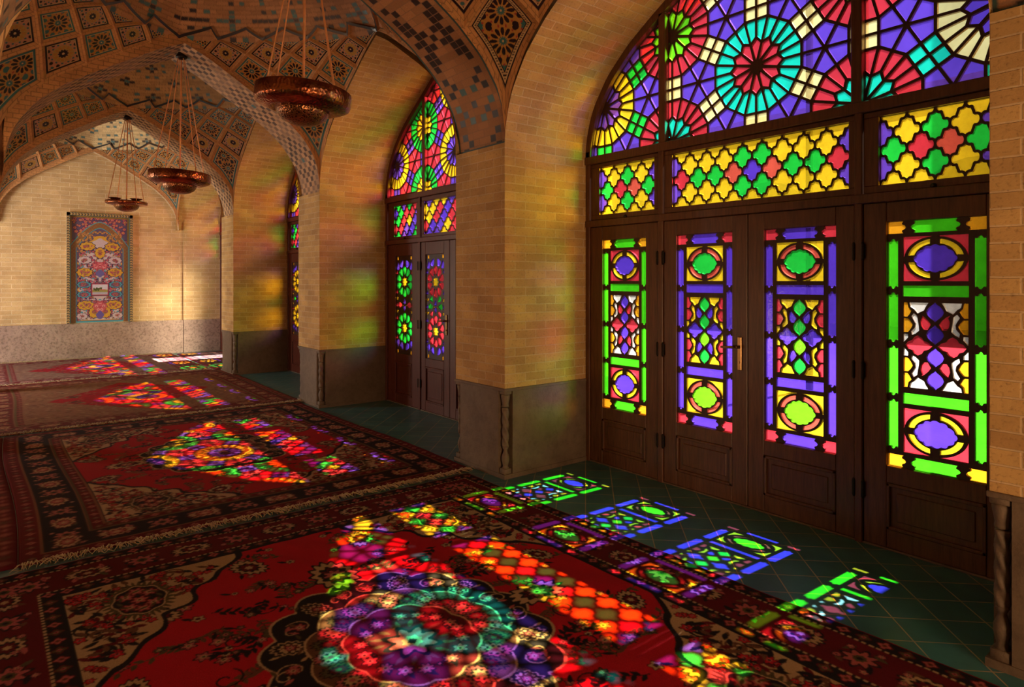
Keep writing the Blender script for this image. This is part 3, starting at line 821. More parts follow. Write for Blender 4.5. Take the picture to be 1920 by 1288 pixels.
        K.blob(fx - .29, fy - .27, .165, 34, .13, olive, 0, 1.18, PI / 2); K.blob(fx - .29, fy - .27, .135, 8, .05, cream, 0, 1.18, PI / 2); K.blob(fx - .29, fy - .27, .127, 8, .05, navy, 0, 1.18, PI / 2)
        for (dx_, dy_) in ((0, 0), (.05, .06), (-.05, .06), (.05, -.06), (-.05, -.06), (0, .10), (0, -.10)): K.flower(fx - .29 + dx_, fy - .27 + dy_, .034, (dred, rose, cream), 6)
        for q in range(12):
            a = q * PI / 6; K.leaf(fx - .29 + .085 * math.cos(a), fy - .27 + .10 * math.sin(a), a + 1.2, .05, .016, olive)
        keep = inner & (g >= 1.0); K.C[keep] = C0[keep]
    # ---- borders
    K.put(d <= FB, navy if styl == 0 else dred)
    main = (d > .105) & (d < .355); K.put(main, dred if styl == 0 else navy)
    if styl == 2: K.put(main, dred)
    def edge_pts(off, step):      # points along the border centre line, top edge then right edge
        L1 = np.arange(0, hx - off - step * .2, step); L2 = np.arange(0, hy - off - step * .2, step)
        return [(x, hy - off, 0) for x in L1] + [(hx - off, y, 1) for y in L2] + [(hx - off, hy - off, 2)]
    for q, (x, y, s_) in enumerate(edge_pts(.23, .25)):
        if q % 2 == 0: K.palmette(x, y, .075, (navy if styl == 0 else dred, cream, dred if styl == 0 else rose), 0 if s_ == 0 else PI / 2)
        else: K.flower(x, y, .062, (navy, rose, olive), 8)
    for (x, y, s_) in edge_pts(.23, .125):
        o = .055
        for sg in (-1, 1):
            px, py = (x + .06, y + sg * o) if s_ == 0 else (x + sg * o, y + .06)
            K.leaf(px, py, random.uniform(0, 6), .07, .026, random.choice([olive, navy, rose, brown]))
            K.flower(px + random.uniform(-.03, .03), py + random.uniform(-.02, .02), .016, (navy, rose, cream))
    for off, st in ((.055, .085), (.40, .085)):
        for q, (x, y, s_) in enumerate(edge_pts(off, st)):
            K.flower(x, y, .024, (dred, rose, brown) if q % 2 else (dred, olive, rose), 4)
    if styl == 0:
        for off in (.098, .362):
            band = (np.abs(d - off) < .006); along = np.where(hx - X < hy - Y, Y, X); K.put(band & (np.mod(along, .03) < .018), cream); K.put(band & (np.mod(along, .03) >= .018), navy)
    else:
        for off, c in ((.105, brown), (.118, navy), (.35, brown), (.362, olive), (.435, brown)):
            K.put(np.abs(d - off) < .008, c)
    K.put((d > .010) & (d < .016), dred); K.put(d <= .010, red if styl != 1 else dred)
    if styl != 2: K.put((d > FB - .006) & (d < FB + .004), navy)
    return K.C

def carpet(label, x0, x1, y0, y1, seed, pal, styl, res, z=0.014, fringe=None, wob=0.0, ph=None):
    hx, hy = (x1 - x0) / 2, (y1 - y0) / 2
    Q = paint_carpet(hx, hy, seed, pal, res, styl)
    Q2 = Q.copy(); Q2[1:-1, 1:-1] = (Q[1:-1, 1:-1] * 4 + Q[:-2, 1:-1] + Q[2:, 1:-1] + Q[1:-1, :-2] + Q[1:-1, 2:]) / 8
    top = np.concatenate([Q2[::-1], Q2[1:]], 0); full = np.concatenate([top[:, ::-1], top[:, 1:]], 1)
    n, m = full.shape[:2]
    xs = np.linspace(x0, x1, n); ys = np.linspace(y0, y1, m); X, Y = np.meshgrid(xs, ys, indexing='ij')
    Z = z + .0022 * np.sin(X * 5 + seed) * np.sin(Y * 4.1 + seed * 2) + .0012 * np.sin(X * 23 + Y * 17)
    ed = np.minimum(np.minimum(X - x0, x1 - X), np.minimum(Y - y0, y1 - Y)); Z = np.where(ed < .006, .001, Z)
    Xw = X + wob * np.sin(Y * 1.7 + (seed if ph is None else ph))
    t = empty('carpet', ((x0 + x1) / 2, (y0 + y1) / 2, 0)); tag(t, label, 'carpet')
    adopt(grid_obj('woven_pile', np.stack([Xw, Y, Z], -1), np.concatenate([full, np.zeros((n, m, 1))], -1), M_RUG), t)
    for (yf, dirn) in fringe or []:
        bm = bmesh.new(); rnd = random.Random(seed + dirn)
        for k in range(int((x1 - x0) / .0052)):
            x = x0 + k * .0052 + rnd.uniform(-.002, .002); L = rnd.uniform(.06, .115); a = rnd.gauss(0, .35); zz = z + .004
            p = [(x, yf, zz * .7), (x + L * .4 * math.sin(a), yf + dirn * L * .45, zz + rnd.uniform(.004, .02)), (x + L * math.sin(a) * 1.1, yf + dirn * L, zz + rnd.uniform(-.003, .008))]
            tube(bm, p, [.0030, .0027, .0012], 4, False)
        bmx = bm_obj('fringe', bm, M_FRINGE); adopt(bmx, t); bmx['label'] = 'pale cotton fringe'
    return t
#        red             dark red          navy               cream             rose              olive             brown
PAL1 = ((.46, .008, .020), (.115, .006, .012), (.013, .010, .014), (.46, .31, .17), (.42, .10, .10), (.085, .065, .030), (.13, .055, .030))
PAL2 = ((.42, .011, .022), (.13, .008, .014), (.020, .012, .018), (.50, .33, .20), (.42, .13, .11), (.09, .06, .035), (.22, .085, .045))
PAL3 = ((.36, .010, .018), (.16, .020, .018), (.06, .028, .026), (.46, .30, .16), (.40, .13, .10), (.14, .09, .04), (.27, .12, .07))
PAL4 = ((.34, .010, .030), (.17, .020, .030), (.06, .035, .05), (.48, .34, .28), (.42, .18, .20), (.16, .12, .10), (.25, .14, .12))
carpet('large red carpet in the foreground with cream corners and a dark medallion', -0.16, 3.00, 0.60, 4.315, 11, PAL1, 0, .0042)
carpet('dark crimson carpet second from the camera, pale fringe along its near edge', 0.137, 3.10, 4.43, 8.14, 5, PAL2, 1, .0075, fringe=[(4.43, -1)], wob=.02)
carpet('brownish red carpet third from the camera with a striped left border', -0.08, 3.18, 8.26, 11.98, 21, PAL3, 2, .011, fringe=[(8.26, -1)], wob=.02)
carpet('farthest carpet lying against the end wall', -0.06, 3.05, 12.10, 15.33, 33, PAL4, 2, .012, fringe=[(12.10, -1), (15.27, 1)])
carpet('narrow carpet in the last window bay beside the end wall', 3.10, 3.98, 12.05, 15.05, 41, PAL4, 1, .02, z=.016)
carpet('aisle carpet at the far left beside the second carpet', -2.9, 0.135, 4.43, 8.14, 51, PAL2, 1, .02, wob=.02, ph=5)

# ---- mural
def paint_mural(w, h, res=.0055):
    random.seed(3)
    pink, deep, navy, gold, cyan, white, och, lil = (.48, .10, .13), (.32, .03, .06), (.014, .012, .06), (.50, .27, .03), (.05, .28, .38), (.46, .36, .40), (.22, .12, .03), (.09, .06, .13)
    hx = w / 2; K = Canvas(hx, h, res, navy); X, Y = K.X, K.Y
    arch = lambda half, spring, apex: np.where(Y < spring, X < half, X < half * np.clip((apex - Y) / (apex - spring), 0, 1) ** .62)
    K.put(np.ones_like(X, bool), och)
    # spandrels
    sp = (X < hx - .03) & (Y > h - .56); K.put(sp, lil)
    for _ in range(70): K.flower(random.uniform(0, hx), random.uniform(h - .52, h - .02), random.uniform(.02, .04), (navy, pink, gold))
    K.put((X > hx - .035) | (Y > h - .03), och)
    K.put(arch(hx - .01, h - .58, h - .10), cyan); K.put(arch(hx - .02, h - .59, h - .115), och)
    zig = np.mod(Y * 14 + np.abs(np.mod(X * 30, 2) - 1), 1) < .5; K.put(arch(hx - .02, h - .59, h - .115) & zig, (.20, .07, .05))
    K.put(arch(hx - .105, h - .64, h - .22), cyan); K.put(arch(hx - .115, h - .64, h - .235) & (Y > .03), lil)
    for _ in range(110): K.flower(random.uniform(0, hx - .13), random.uniform(h - .8, h - .3), random.uniform(.014, .026), (navy, gold, pink))
    body = arch(hx - .125, h - .64, h - .25) & (Y > .04)
    lobed = (X < (hx - .14) * np.clip((h - .38 - Y) / .5, 0, 1) ** .55 + .018 * np.sin(Y * 60)) & (Y < h - .38)
    K.put(lobed & body, gold); inner = (X < (hx - .165) * np.clip((h - .43 - Y) / .5, 0, 1) ** .55 + .018 * np.sin(Y * 60)) & (Y < h - .43) & (Y > .05); K.put(inner & body, white)
    for _ in range(420):
        x, y = random.uniform(0, hx - .15), random.uniform(.06, h - .62)
        K.leaf(x, y, random.uniform(0, 6), .05, .022, random.choice([navy, navy, cyan, och, lil])); 
        if random.random() < .55: K.flower(x + .02, y, random.uniform(.012, .024), (navy, pink, deep))
    def cart(x, y, r, asp, rim, fill, n=9):
        K.blob(x, y, r * 1.16, n, .06, navy, 0, asp); K.blob(x, y, r * 1.04, n, .07, rim, 0, asp); K.blob(x, y, r * .78, n, .05, fill, 0, asp)
        for q in range(14):
            a, rr = random.uniform(0, 6.3), random.uniform(0, r * .66); K.flower(x + rr * math.cos(a) * asp, y + rr * math.sin(a) / asp, r * .15, (navy, pink, deep)); K.leaf(x + rr * math.cos(a + 1), y + rr * math.sin(a + 1), a, r * .35, r * .14, och)
    m = h / 2.16
    cart(.21, 1.55 * m, .095, 1.25, gold, gold); cart(0, 1.42 * m, .09, .9, gold, gold)
    cart(.26, 1.27 * m, .085, 1.25, white, white); cart(.26, 1.02 * m, .10, 1.25, gold, gold); cart(.27, .77 * m, .08, 1.35, cyan, lil); cart(.27, .57 * m, .08, 1.35, cyan, lil)
    cart(.24, .35 * m, .105, 1.25, gold, gold); cart(.10, .20 * m, .09, .9, gold, gold); cart(.30, .13 * m, .07, 1.2, white, white)
    for (x, y, r) in [(0, 1.16, .075), (.07, 1.14, .055), (0, .36, .07), (.06, .33, .055), (.03, .26, .05), (.09, 1.17, .03)]: K.flower(x, y * m, r, (deep, pink, (.62, .30, .30)), 7)
    K.blob(0, .15 * m, .07, 4, .1, (.10, .07, .30), 0, .9); K.blob(0, 1.0 * m, .07, 4, .1, (.10, .09, .28))
    # small framed landscape in the middle
    fr = (X < .155) & (np.abs(Y - .67 * m) < .13); K.put(fr, navy); K.put((X < .145) & (np.abs(Y - .67 * m) < .12), deep)
    ln = (X < .128) & (np.abs(Y - .67 * m) < .104); K.put(ln, (.50, .48, .58)); K.put(ln & (Y < .67 * m + .0), (.25, .24, .07)); K.put(ln & (Y < .67 * m - .05), (.36, .34, .42))
    C = np.concatenate([K.C[::-1], K.C[1:]], 0)
    n = C.shape[0]; c = n // 2; yj = int(.67 * m / res)
    for _ in range(22):                       # trees only on one side of the little picture
        a, b = random.randint(-20, 6), random.randint(-2, 7); C[c + a - 2:c + a + 2, yj + b - 2:yj + b + 3] = (.05, .07, .02)
    C[c:c + 18, yj - 1:yj + 2] = (.38, .10, .07)
    return C
mu = empty('tile_mural', ((MX0 + MX1) / 2, END, DADO)); tag(mu, 'tall tiled panel of pink flowers and gold scrolls on the end wall', 'mural')
bw, rec = .055, -.004
Cm = paint_mural(MX1 - MX0 - 2 * bw, MZ1 - DADO - bw)
n, m = Cm.shape[:2]; xs = np.linspace(MX0 + bw, MX1 - bw, n); zs = np.linspace(DADO + .01, MZ1 - bw, m); X, Z = np.meshgrid(xs, zs, indexing='ij')
adopt(grid_obj('floral_panel', np.stack([X, np.full_like(X, END + rec), Z], -1), np.concatenate([Cm, np.full((n, m, 1), .7)], -1), M_MOSAIC), mu)
def band(name, P0, P1, P2, P3, lu, lv, chk):
    nu_, nv_ = max(2, int(lu / .008)), max(2, int(lv / .008)); s, t_ = np.meshgrid(np.linspace(0, 1, nu_), np.linspace(0, 1, nv_), indexing='ij')
    P = bilinear([np.array(p, float) for p in (P0, P1, P2, P3)], s, t_)
    a = np.mod(t_ * lv / .05, 1); b = s * lu / .05
    mk = np.mod(a + np.abs(np.mod(b, 1) - .5), 1) < .5
    C = np.where(mk[..., None], np.array(chk[0]), np.array(chk[1])); C[(s < .1) | (s > .9)] = chk[2]
    return P, np.concatenate([C, np.full(s.shape + (1,), .5)], -1)
ck = ((.05, .03, .03), (.42, .27, .10), (.06, .14, .13)); ck2 = ((.22, .07, .05), (.26, .17, .07), (.05, .12, .12))
yb = END - .085
for (A_, B_, C_, D_, lu, lv) in [((MX0, yb, DADO), (MX0 + bw, yb, DADO), (MX0 + bw, yb, MZ1), (MX0, yb, MZ1), bw, MZ1 - DADO), ((MX1 - bw, yb, DADO), (MX1, yb, DADO), (MX1, yb, MZ1), (MX1 - bw, yb, MZ1), bw, MZ1 - DADO),
                                 ((MX0, yb, MZ1 - bw), (MX0, yb, MZ1), (MX1, yb, MZ1), (MX1, yb, MZ1 - bw), bw, MX1 - MX0)]:
    P, C = band('b', A_, B_, C_, D_, lu, lv, ck); adopt(grid_obj('border_band', P, C, M_MOSAIC), mu)
vs, fs, uv = uv_quads([wall_rect((MX0, END - .001), (MX0, yb), DADO, MZ1), wall_rect((MX1, yb), (MX1, END - .001), DADO, MZ1)]); 
vs2, fs2, uv2 = [(MX0, yb, MZ1), (MX1, yb, MZ1), (MX1, END - .001, MZ1), (MX0, END - .001, MZ1)], [tuple(q_ + 8 for q_ in (0, 1, 2, 3))], [(0, 0), (1, 0), (1, .08), (0, .08)]
adopt(mesh_obj('frame_side', vs + vs2, fs + fs2, M_PLASTER, uvs=uv + uv2), mu)
for (A_, B_, C_, D_, lu, lv) in [((MX0 + bw, yb, DADO), (MX0 + bw, END + rec, DADO), (MX0 + bw, END + rec, MZ1 - bw), (MX0 + bw, yb, MZ1 - bw), rec, MZ1 - DADO), ((MX1 - bw, yb, DADO), (MX1 - bw, END + rec, DADO), (MX1 - bw, END + rec, MZ1 - bw), (MX1 - bw, yb, MZ1 - bw), rec, MZ1 - DADO),
                                 ((MX0 + bw, yb, MZ1 - bw), (MX0 + bw, END + rec, MZ1 - bw), (MX1 - bw, END + rec, MZ1 - bw), (MX1 - bw, yb, MZ1 - bw), rec, MX1 - MX0)]:
    P, C = band('b', A_, B_, C_, D_, lu, lv, ck2); adopt(grid_obj('reveal', P, C, M_MOSAIC), mu)

# ------------------------------------------------------------------ stained glass
def area2(p): return .5 * sum(p[i][0] * p[(i + 1) % len(p)][1] - p[(i + 1) % len(p)][0] * p[i][1] for i in range(len(p)))
def clip_half(p, n, d):
    """keep n.x <= d"""
    out = []
    for i in range(len(p)):
        a, b = p[i], p[(i + 1) % len(p)]; da, db = n[0] * a[0] + n[1] * a[1] - d, n[0] * b[0] + n[1] * b[1] - d
        if da <= 0: out.append(a)
        if (da < 0) != (db < 0) and abs(da - db) > 1e-12:
            t = da / (da - db); out.append((a[0] + (b[0] - a[0]) * t, a[1] + (b[1] - a[1]) * t))
    return out
def clip_convex(p, c):
    """c counter-clockwise"""
    for i in range(len(c)):
        a, b = c[i], c[(i + 1) % len(c)]; n = (b[1] - a[1], -(b[0] - a[0])); L = math.hypot(*n)
        if L < 1e-9: continue
        n = (n[0] / L, n[1] / L); p = clip_half(p, n, n[0] * a[0] + n[1] * a[1])
        if len(p) < 3: return []
    return p
def inset(p, w):
    if area2(p) < 0: p = p[::-1]
    q = list(p)
    for i in range(len(p)):
        a, b = p[i], p[(i + 1) % len(p)]; n = (b[1] - a[1], -(b[0] - a[0])); L = math.hypot(*n)
        if L < 1e-6: continue
        n = (n[0] / L, n[1] / L); q = clip_half(q, n, n[0] * a[0] + n[1] * a[1] - w)
        if len(q) < 3: return []
    return q
def tidy(p, eps=1.2e-3):
    out = []
    for a in p:
        if not out or math.hypot(a[0] - out[-1][0], a[1] - out[-1][1]) > eps: out.append(a)
    while len(out) > 2 and math.hypot(out[0][0] - out[-1][0], out[0][1] - out[-1][1]) <= eps: out.pop()
    return out
def rect(x0, x1, z0, z1): return [(x0, z0), (x1, z0), (x1, z1), (x0, z1)]

def pip(px, pz, poly):
    ins = np.zeros(px.shape, bool); n = len(poly)
    for i in range(n):
        (x0, z0), (x1, z1) = poly[i], poly[(i + 1) % n]
        if z0 == z1: continue
        c = (z0 > pz) != (z1 > pz); ins ^= c & (px < (x1 - x0) * (pz - z0) / (z1 - z0) + x0)
    return ins
def lattice_mesh(name, outer, holes, x0, x1, yc, mat, parent):
    """a carved plate with holes: outer and holes are outlines (a, z); stands between x0 and x1"""
    pts, edges = [], []
    for poly in [outer] + holes:
        k = len(pts); n = len(poly); pts += [Vector(p) for p in poly]; edges += [(k + i, k + (i + 1) % n) for i in range(n)]
    vo, eo, fo, _, _, _ = delaunay_2d_cdt(pts, edges, [], 0, 1e-5)
    V = np.array([(v.x, v.y) for v in vo]); T = np.array([f for f in fo if len(f) == 3]); cen = V[T].mean(1)
    keep = pip(cen[:, 0], cen[:, 1], outer)
    for h in holes:
        H = np.array(h); bb = (cen[:, 0] > H[:, 0].min()) & (cen[:, 0] < H[:, 0].max()) & (cen[:, 1] > H[:, 1].min()) & (cen[:, 1] < H[:, 1].max()) & keep
        ix = np.nonzero(bb)[0]
        if len(ix): keep[ix[pip(cen[ix, 0], cen[ix, 1], h)]] = False
    T = T[keep]; n = len(V)
    vs = [(x0, yc - a, z) for a, z in V] + [(x1, yc - a, z) for a, z in V]
    fs = [tuple(t) for t in T] + [tuple(int(q) + n for q in t[::-1]) for t in T]
    cnt = {}
    for t in T:
        for q in range(3):
            e = (int(t[q]), int(t[(q + 1) % 3])); cnt[e] = 1
    for (i, j) in cnt:
        if (j, i) not in cnt: fs.append((j, i, i + n, j + n))
    o = mesh_obj(name, vs, fs, mat); adopt(o, parent)
    return o
def overlaps(p, q):
    P, Q = np.array(p), np.array(q)
    if P[:, 0].max() < Q[:, 0].min() or Q[:, 0].max() < P[:, 0].min() or P[:, 1].max() < Q[:, 1].min() or Q[:, 1].max() < P[:, 1].min(): return False
    def dense(A): return np.concatenate([A, (A + np.roll(A, -1, 0)) / 2, A * .75 + np.roll(A, -1, 0) * .25, A * .25 + np.roll(A, -1, 0) * .75])
    a, b = dense(P), dense(Q)
    return pip(a[:, 0], a[:, 1], q).any() or pip(b[:, 0], b[:, 1], p).any()
def drop_overlaps(panes):
    out = []
    for p, c in panes:
        p = tidy(p)
        if len(p) > 2 and not any(overlaps(p, q) for q, _ in out): out.append((p, c))
    return out
def pane_mesh(name, panes, x, yc, parent):
    vs, fs, mi = [], [], []
    used = sorted({c for _, c in panes}); 
    for p, c in panes:
        k = len(vs); vs += [(x, yc - a, z) for a, z in p]; fs.append(tuple(range(k, k + len(p)))); mi.append(used.index(c))
    o = mesh_obj(name, vs, fs, [GLASS[c] for c in used], None, mat_idx=mi); adopt(o, parent)
    return o
def glazing(pref, outer, panes, x, yc, parent, depth=.022):
    panes = drop_overlaps(panes) if pref == 'tr' else [(tidy(p), c) for p, c in panes]; panes = [(p if area2(p) > 0 else p[::-1], c) for p, c in panes if len(p) >= 3 and abs(area2(p)) > 2e-5]
    g = pane_mesh('stained_glass', panes, x, yc, parent)
    l = lattice_mesh('lattice', outer, [p for p, _ in panes], x - depth / 2, x + depth / 2, yc, M_CAME, parent)
    return g, l

# -- 4.6.12 rosette tiling
def rosette_panes(cells, cx, cz, edge, style, came, rot=0.0):
    """cells: list of convex regions; returns per region panes"""
    D = edge * (2 * 1.8660254 + 1)
    out = [[] for _ in cells]
    polys = []
    a1 = (D * math.cos(PI / 6), D * math.sin(PI / 6)); a2 = (0, D)
    inr = edge * 1.8660254; cr = edge / (2 * math.sin(PI / 12))
    for i in range(-4, 5):
        for j in range(-5, 6):
            ox, oz = cx + a1[0] * i + a2[0] * j, cz + a1[1] * i + a2[1] * j
            if abs(ox - cx) > 2.2 or abs(oz - cz) > 1.6: continue
            cin, cout = style('star', i, j, ox - cx, oz - cz)
            V = lambda k, r: (ox + r * math.cos(k * PI / 12), oz + r * math.sin(k * PI / 12))
            edge_r = lambda k: inr if k % 2 == 0 else cr          # even k: towards edge middles, odd: towards corners
            st = lambda k: (.62 if k % 2 == 0 else .50) * inr
            for k in range(24):
                polys.append(([V(k, st(k)), V(k, edge_r(k)), V(k + 1, edge_r(k + 1)), V(k + 1, st(k + 1))], cout))
            for k in range(0, 24, 2):
                polys.append(([V(k, .035 * inr), V(k - 1, st(k - 1)), V(k, st(k)), V(k + 1, st(k + 1))], cin))
            # squares towards three of the six neighbours
            for q in (1, 3, 5):
                an = q * PI / 6; m = (ox + D / 2 * math.cos(an), oz + D / 2 * math.sin(an)); h = edge / 2
                ux, uz = math.cos(an), math.sin(an)
                c = style('square', i, j, m[0] - cx, m[1] - cz)
                for sa in (-1, 1):
                    for sb in (-1, 1):
                        polys.append(([m, (m[0] + sa * h * ux, m[1] + sa * h * uz), (m[0] + sa * h * ux - sb * h * uz, m[1] + sa * h * uz + sb * h * ux), (m[0] - sb * h * uz, m[1] + sb * h * ux)], c))
            # hexagons at the two triangle centres belonging to this star
            for an in (0.0, PI / 3):
                R = D / math.sqrt(3); m = (ox + R * math.cos(an), oz + R * math.sin(an))
                c = style('hex', i, j, m[0] - cx, m[1] - cz)
                for k in range(6):
                    aa = an + PI + k * PI / 3
                    ap = edge * math.cos(PI / 6)
                    v = lambda ang, r: (m[0] + r * math.cos(ang), m[1] + r * math.sin(ang))
                    polys.append(([m, v(aa, ap), v(aa + PI / 6, edge), v(aa + PI / 3, ap)], c))
    for p, c in polys:
        if area2(p) < 0: p = p[::-1]
        p = inset(p, came)
        if not p: continue
        for k, cell in enumerate(cells):
            r = clip_convex(p, cell)
            if len(r) >= 3 and abs(area2(r)) > 1.2e-4: out[k].append((r, c))
    return out

def quat_cell(cx, cz, dx, dz, came):
    """pointed quatrefoil: four congruent S-edges, so that the cells tile"""
    ax, az = dx / 2, dz / 2
    # from the right tip over the rounded side lobe, a notch, a shoulder, up to the pointed top; symmetric about its middle
    h = [(1.0, 0.0), (.995, .06), (.975, .13), (.935, .20), (.865, .26), (.78, .295), (.69, .30), (.615, .295), (.57, .325), (.545, .41), (.50, .50)]
    e = h + [(1.0 - a, 1.0 - b) for a, b in h[-2::-1]]
    e = [(a * ax, b * az) for a, b in e if a >= .125] + [(0.0, .86 * az)]
    q1 = e[:-1]; q2 = [(-a, b) for a, b in e[::-1]][:-1]; q3 = [(-a, -b) for a, b in e[:-1]]; q4 = [(a, -b) for a, b in e[::-1]][:-1]
    p = q1 + q2 + q3 + q4
    return offset_in([(cx + a, cz + b) for a, b in p], came)
def offset_in(p, w):
    """move every corner inwards along its bisector"""
    if area2(p) < 0: p = p[::-1]
    out = []; n = len(p)
    for i in range(n):
        a, b, c = p[i - 1], p[i], p[(i + 1) % n]
        d0 = (b[0] - a[0], b[1] - a[1]); d1 = (c[0] - b[0], c[1] - b[1]); l0, l1 = math.hypot(*d0), math.hypot(*d1)
        if l0 < 1e-7 or l1 < 1e-7: out.append(b); continue
        n0 = (-d0[1] / l0, d0[0] / l0); n1 = (-d1[1] / l1, d1[0] / l1); m = (n0[0] + n1[0], n0[1] + n1[1]); k = m[0] * n0[0] + m[1] * n0[1]
        k = w / max(k, .55); out.append((b[0] + m[0] * k, b[1] + m[1] * k))
    return out

def transom_panes(x0, x1, z0, z1, nb, colors, came=.0075, dz_rows=2, edge_tb='yellow', edge_lr='violet'):
    w, h = x1 - x0, z1 - z0; dx = w / nb; dz = h / dz_rows
    box_ = rect(x0 + .002, x1 - .002, z0 + .002, z1 - .002); out = []
    for r in range(0, 2 * dz_rows + 1):            # rows of centres every dz/2
        cz = z0 + r * dz / 2; odd = (r % 2 == 1)
        n = nb if odd else nb + 1
        for k in range(n):
            cx = x0 + (k + .5) * dx if odd else x0 + k * dx
            if dz_rows == 2 and False: pass
            c = colors(r, k, n, cx, cz)
            p = clip_convex(quat_cell(cx, cz, dx, dz, came), box_)
            if len(p) >= 3: out.append((p, c))
    return out

def lobed(cx, cz, rx, rz, n=12, amp=.07, pts=60, point=.0):
    o = []
    for k in range(pts):
        a = 2 * PI * k / pts; r = 1 - amp + amp * abs(math.cos(a * n / 2)) * 1.2 + point * max(0, abs(math.cos(a)) - .86) * 3
        o.append((cx + rx * r * math.cos(a), cz + rz * r * math.sin(a)))
    return o
def oval_panes(x0, x1, z0, z1, cc, cr_, cm):
    cx, cz = (x0 + x1) / 2, (z0 + z1) / 2; rx, rz = (x1 - x0) / 2, (z1 - z0) / 2; out = []
    g = .006
    for sx in (-1, 1):
        for sz in (-1, 1):
            arc = lambda f, a0, a1, n=12: [(cx + sx * rx * f * math.cos(a), cz + sz * rz * f * math.sin(a)) for a in np.linspace(a0, a1, n)]
            a_lo, a_hi = .12, PI / 2 - .12
            out.append(([(cx + sx * (rx - .002), cz + sz * rz * .10), (cx + sx * (rx - .002), cz + sz * (rz - .002)), (cx + sx * rx * .10, cz + sz * (rz - .002))] + arc(.965, a_hi, a_lo)[0:12], cc))
            out.append((arc(.86, .17, PI / 2 - .17) + arc(.66, PI / 2 - .24, .24), cr_))
    out.append((lobed(cx, cz, rx * .60, rz * .60, 12, .08, 72, .25), cm))
    return out
def scallop_bar(x0, x1, z0, z1, c, ends=(1, 1), vert=False):
    """a bar of glass with scalloped ends"""
    if vert: x0, x1, z0, z1 = z0, z1, x0, x1
    h = z1 - z0; p = []
    right = [(x1, z0 + h * .12), (x1 - h * .0, z0 + h * .25), (x1 + h * .22, z0 + h * .36), (x1 + h * .30, z0 + h * .5), (x1 + h * .22, z0 + h * .64), (x1, z0 + h * .75), (x1, z0 + h * .88)]
    p += [(x0 + h * .2, z0), (x1 - h * .2, z0)]
    if ends[1]: p += [(a - h * .3, b) for a, b in right]
    else: p[-1] = (x1, z0); p += [(x1, z1)]
    p += [(x1 - h * .2, z1)] if ends[1] else []
    if ends[0]:
        p += [(x0 + h * .2, z1)] + [(x0 + (x1 - a) + h * .3, b) for a, b in right[::-1]]
    else:
        p += [(x0, z1), (x0, z0)]; p = p[1:] if False else [(x0, z0)] + p[1:-1]
    if vert: p = [(b, a) for a, b in p][::-1]
    return (p, c)
def teardrop(cx, cz, L, W, ang):
    o = []
    for k in range(20):
        t = 2 * PI * k / 20; u = math.cos(t) * L / 2; v = math.sin(t) * W / 2 * (1 - .55 * math.cos(t)) 
        o.append((cx + u * math.cos(ang) - v * math.sin(ang), cz + u * math.sin(ang) + v * math.cos(ang)))
    return o
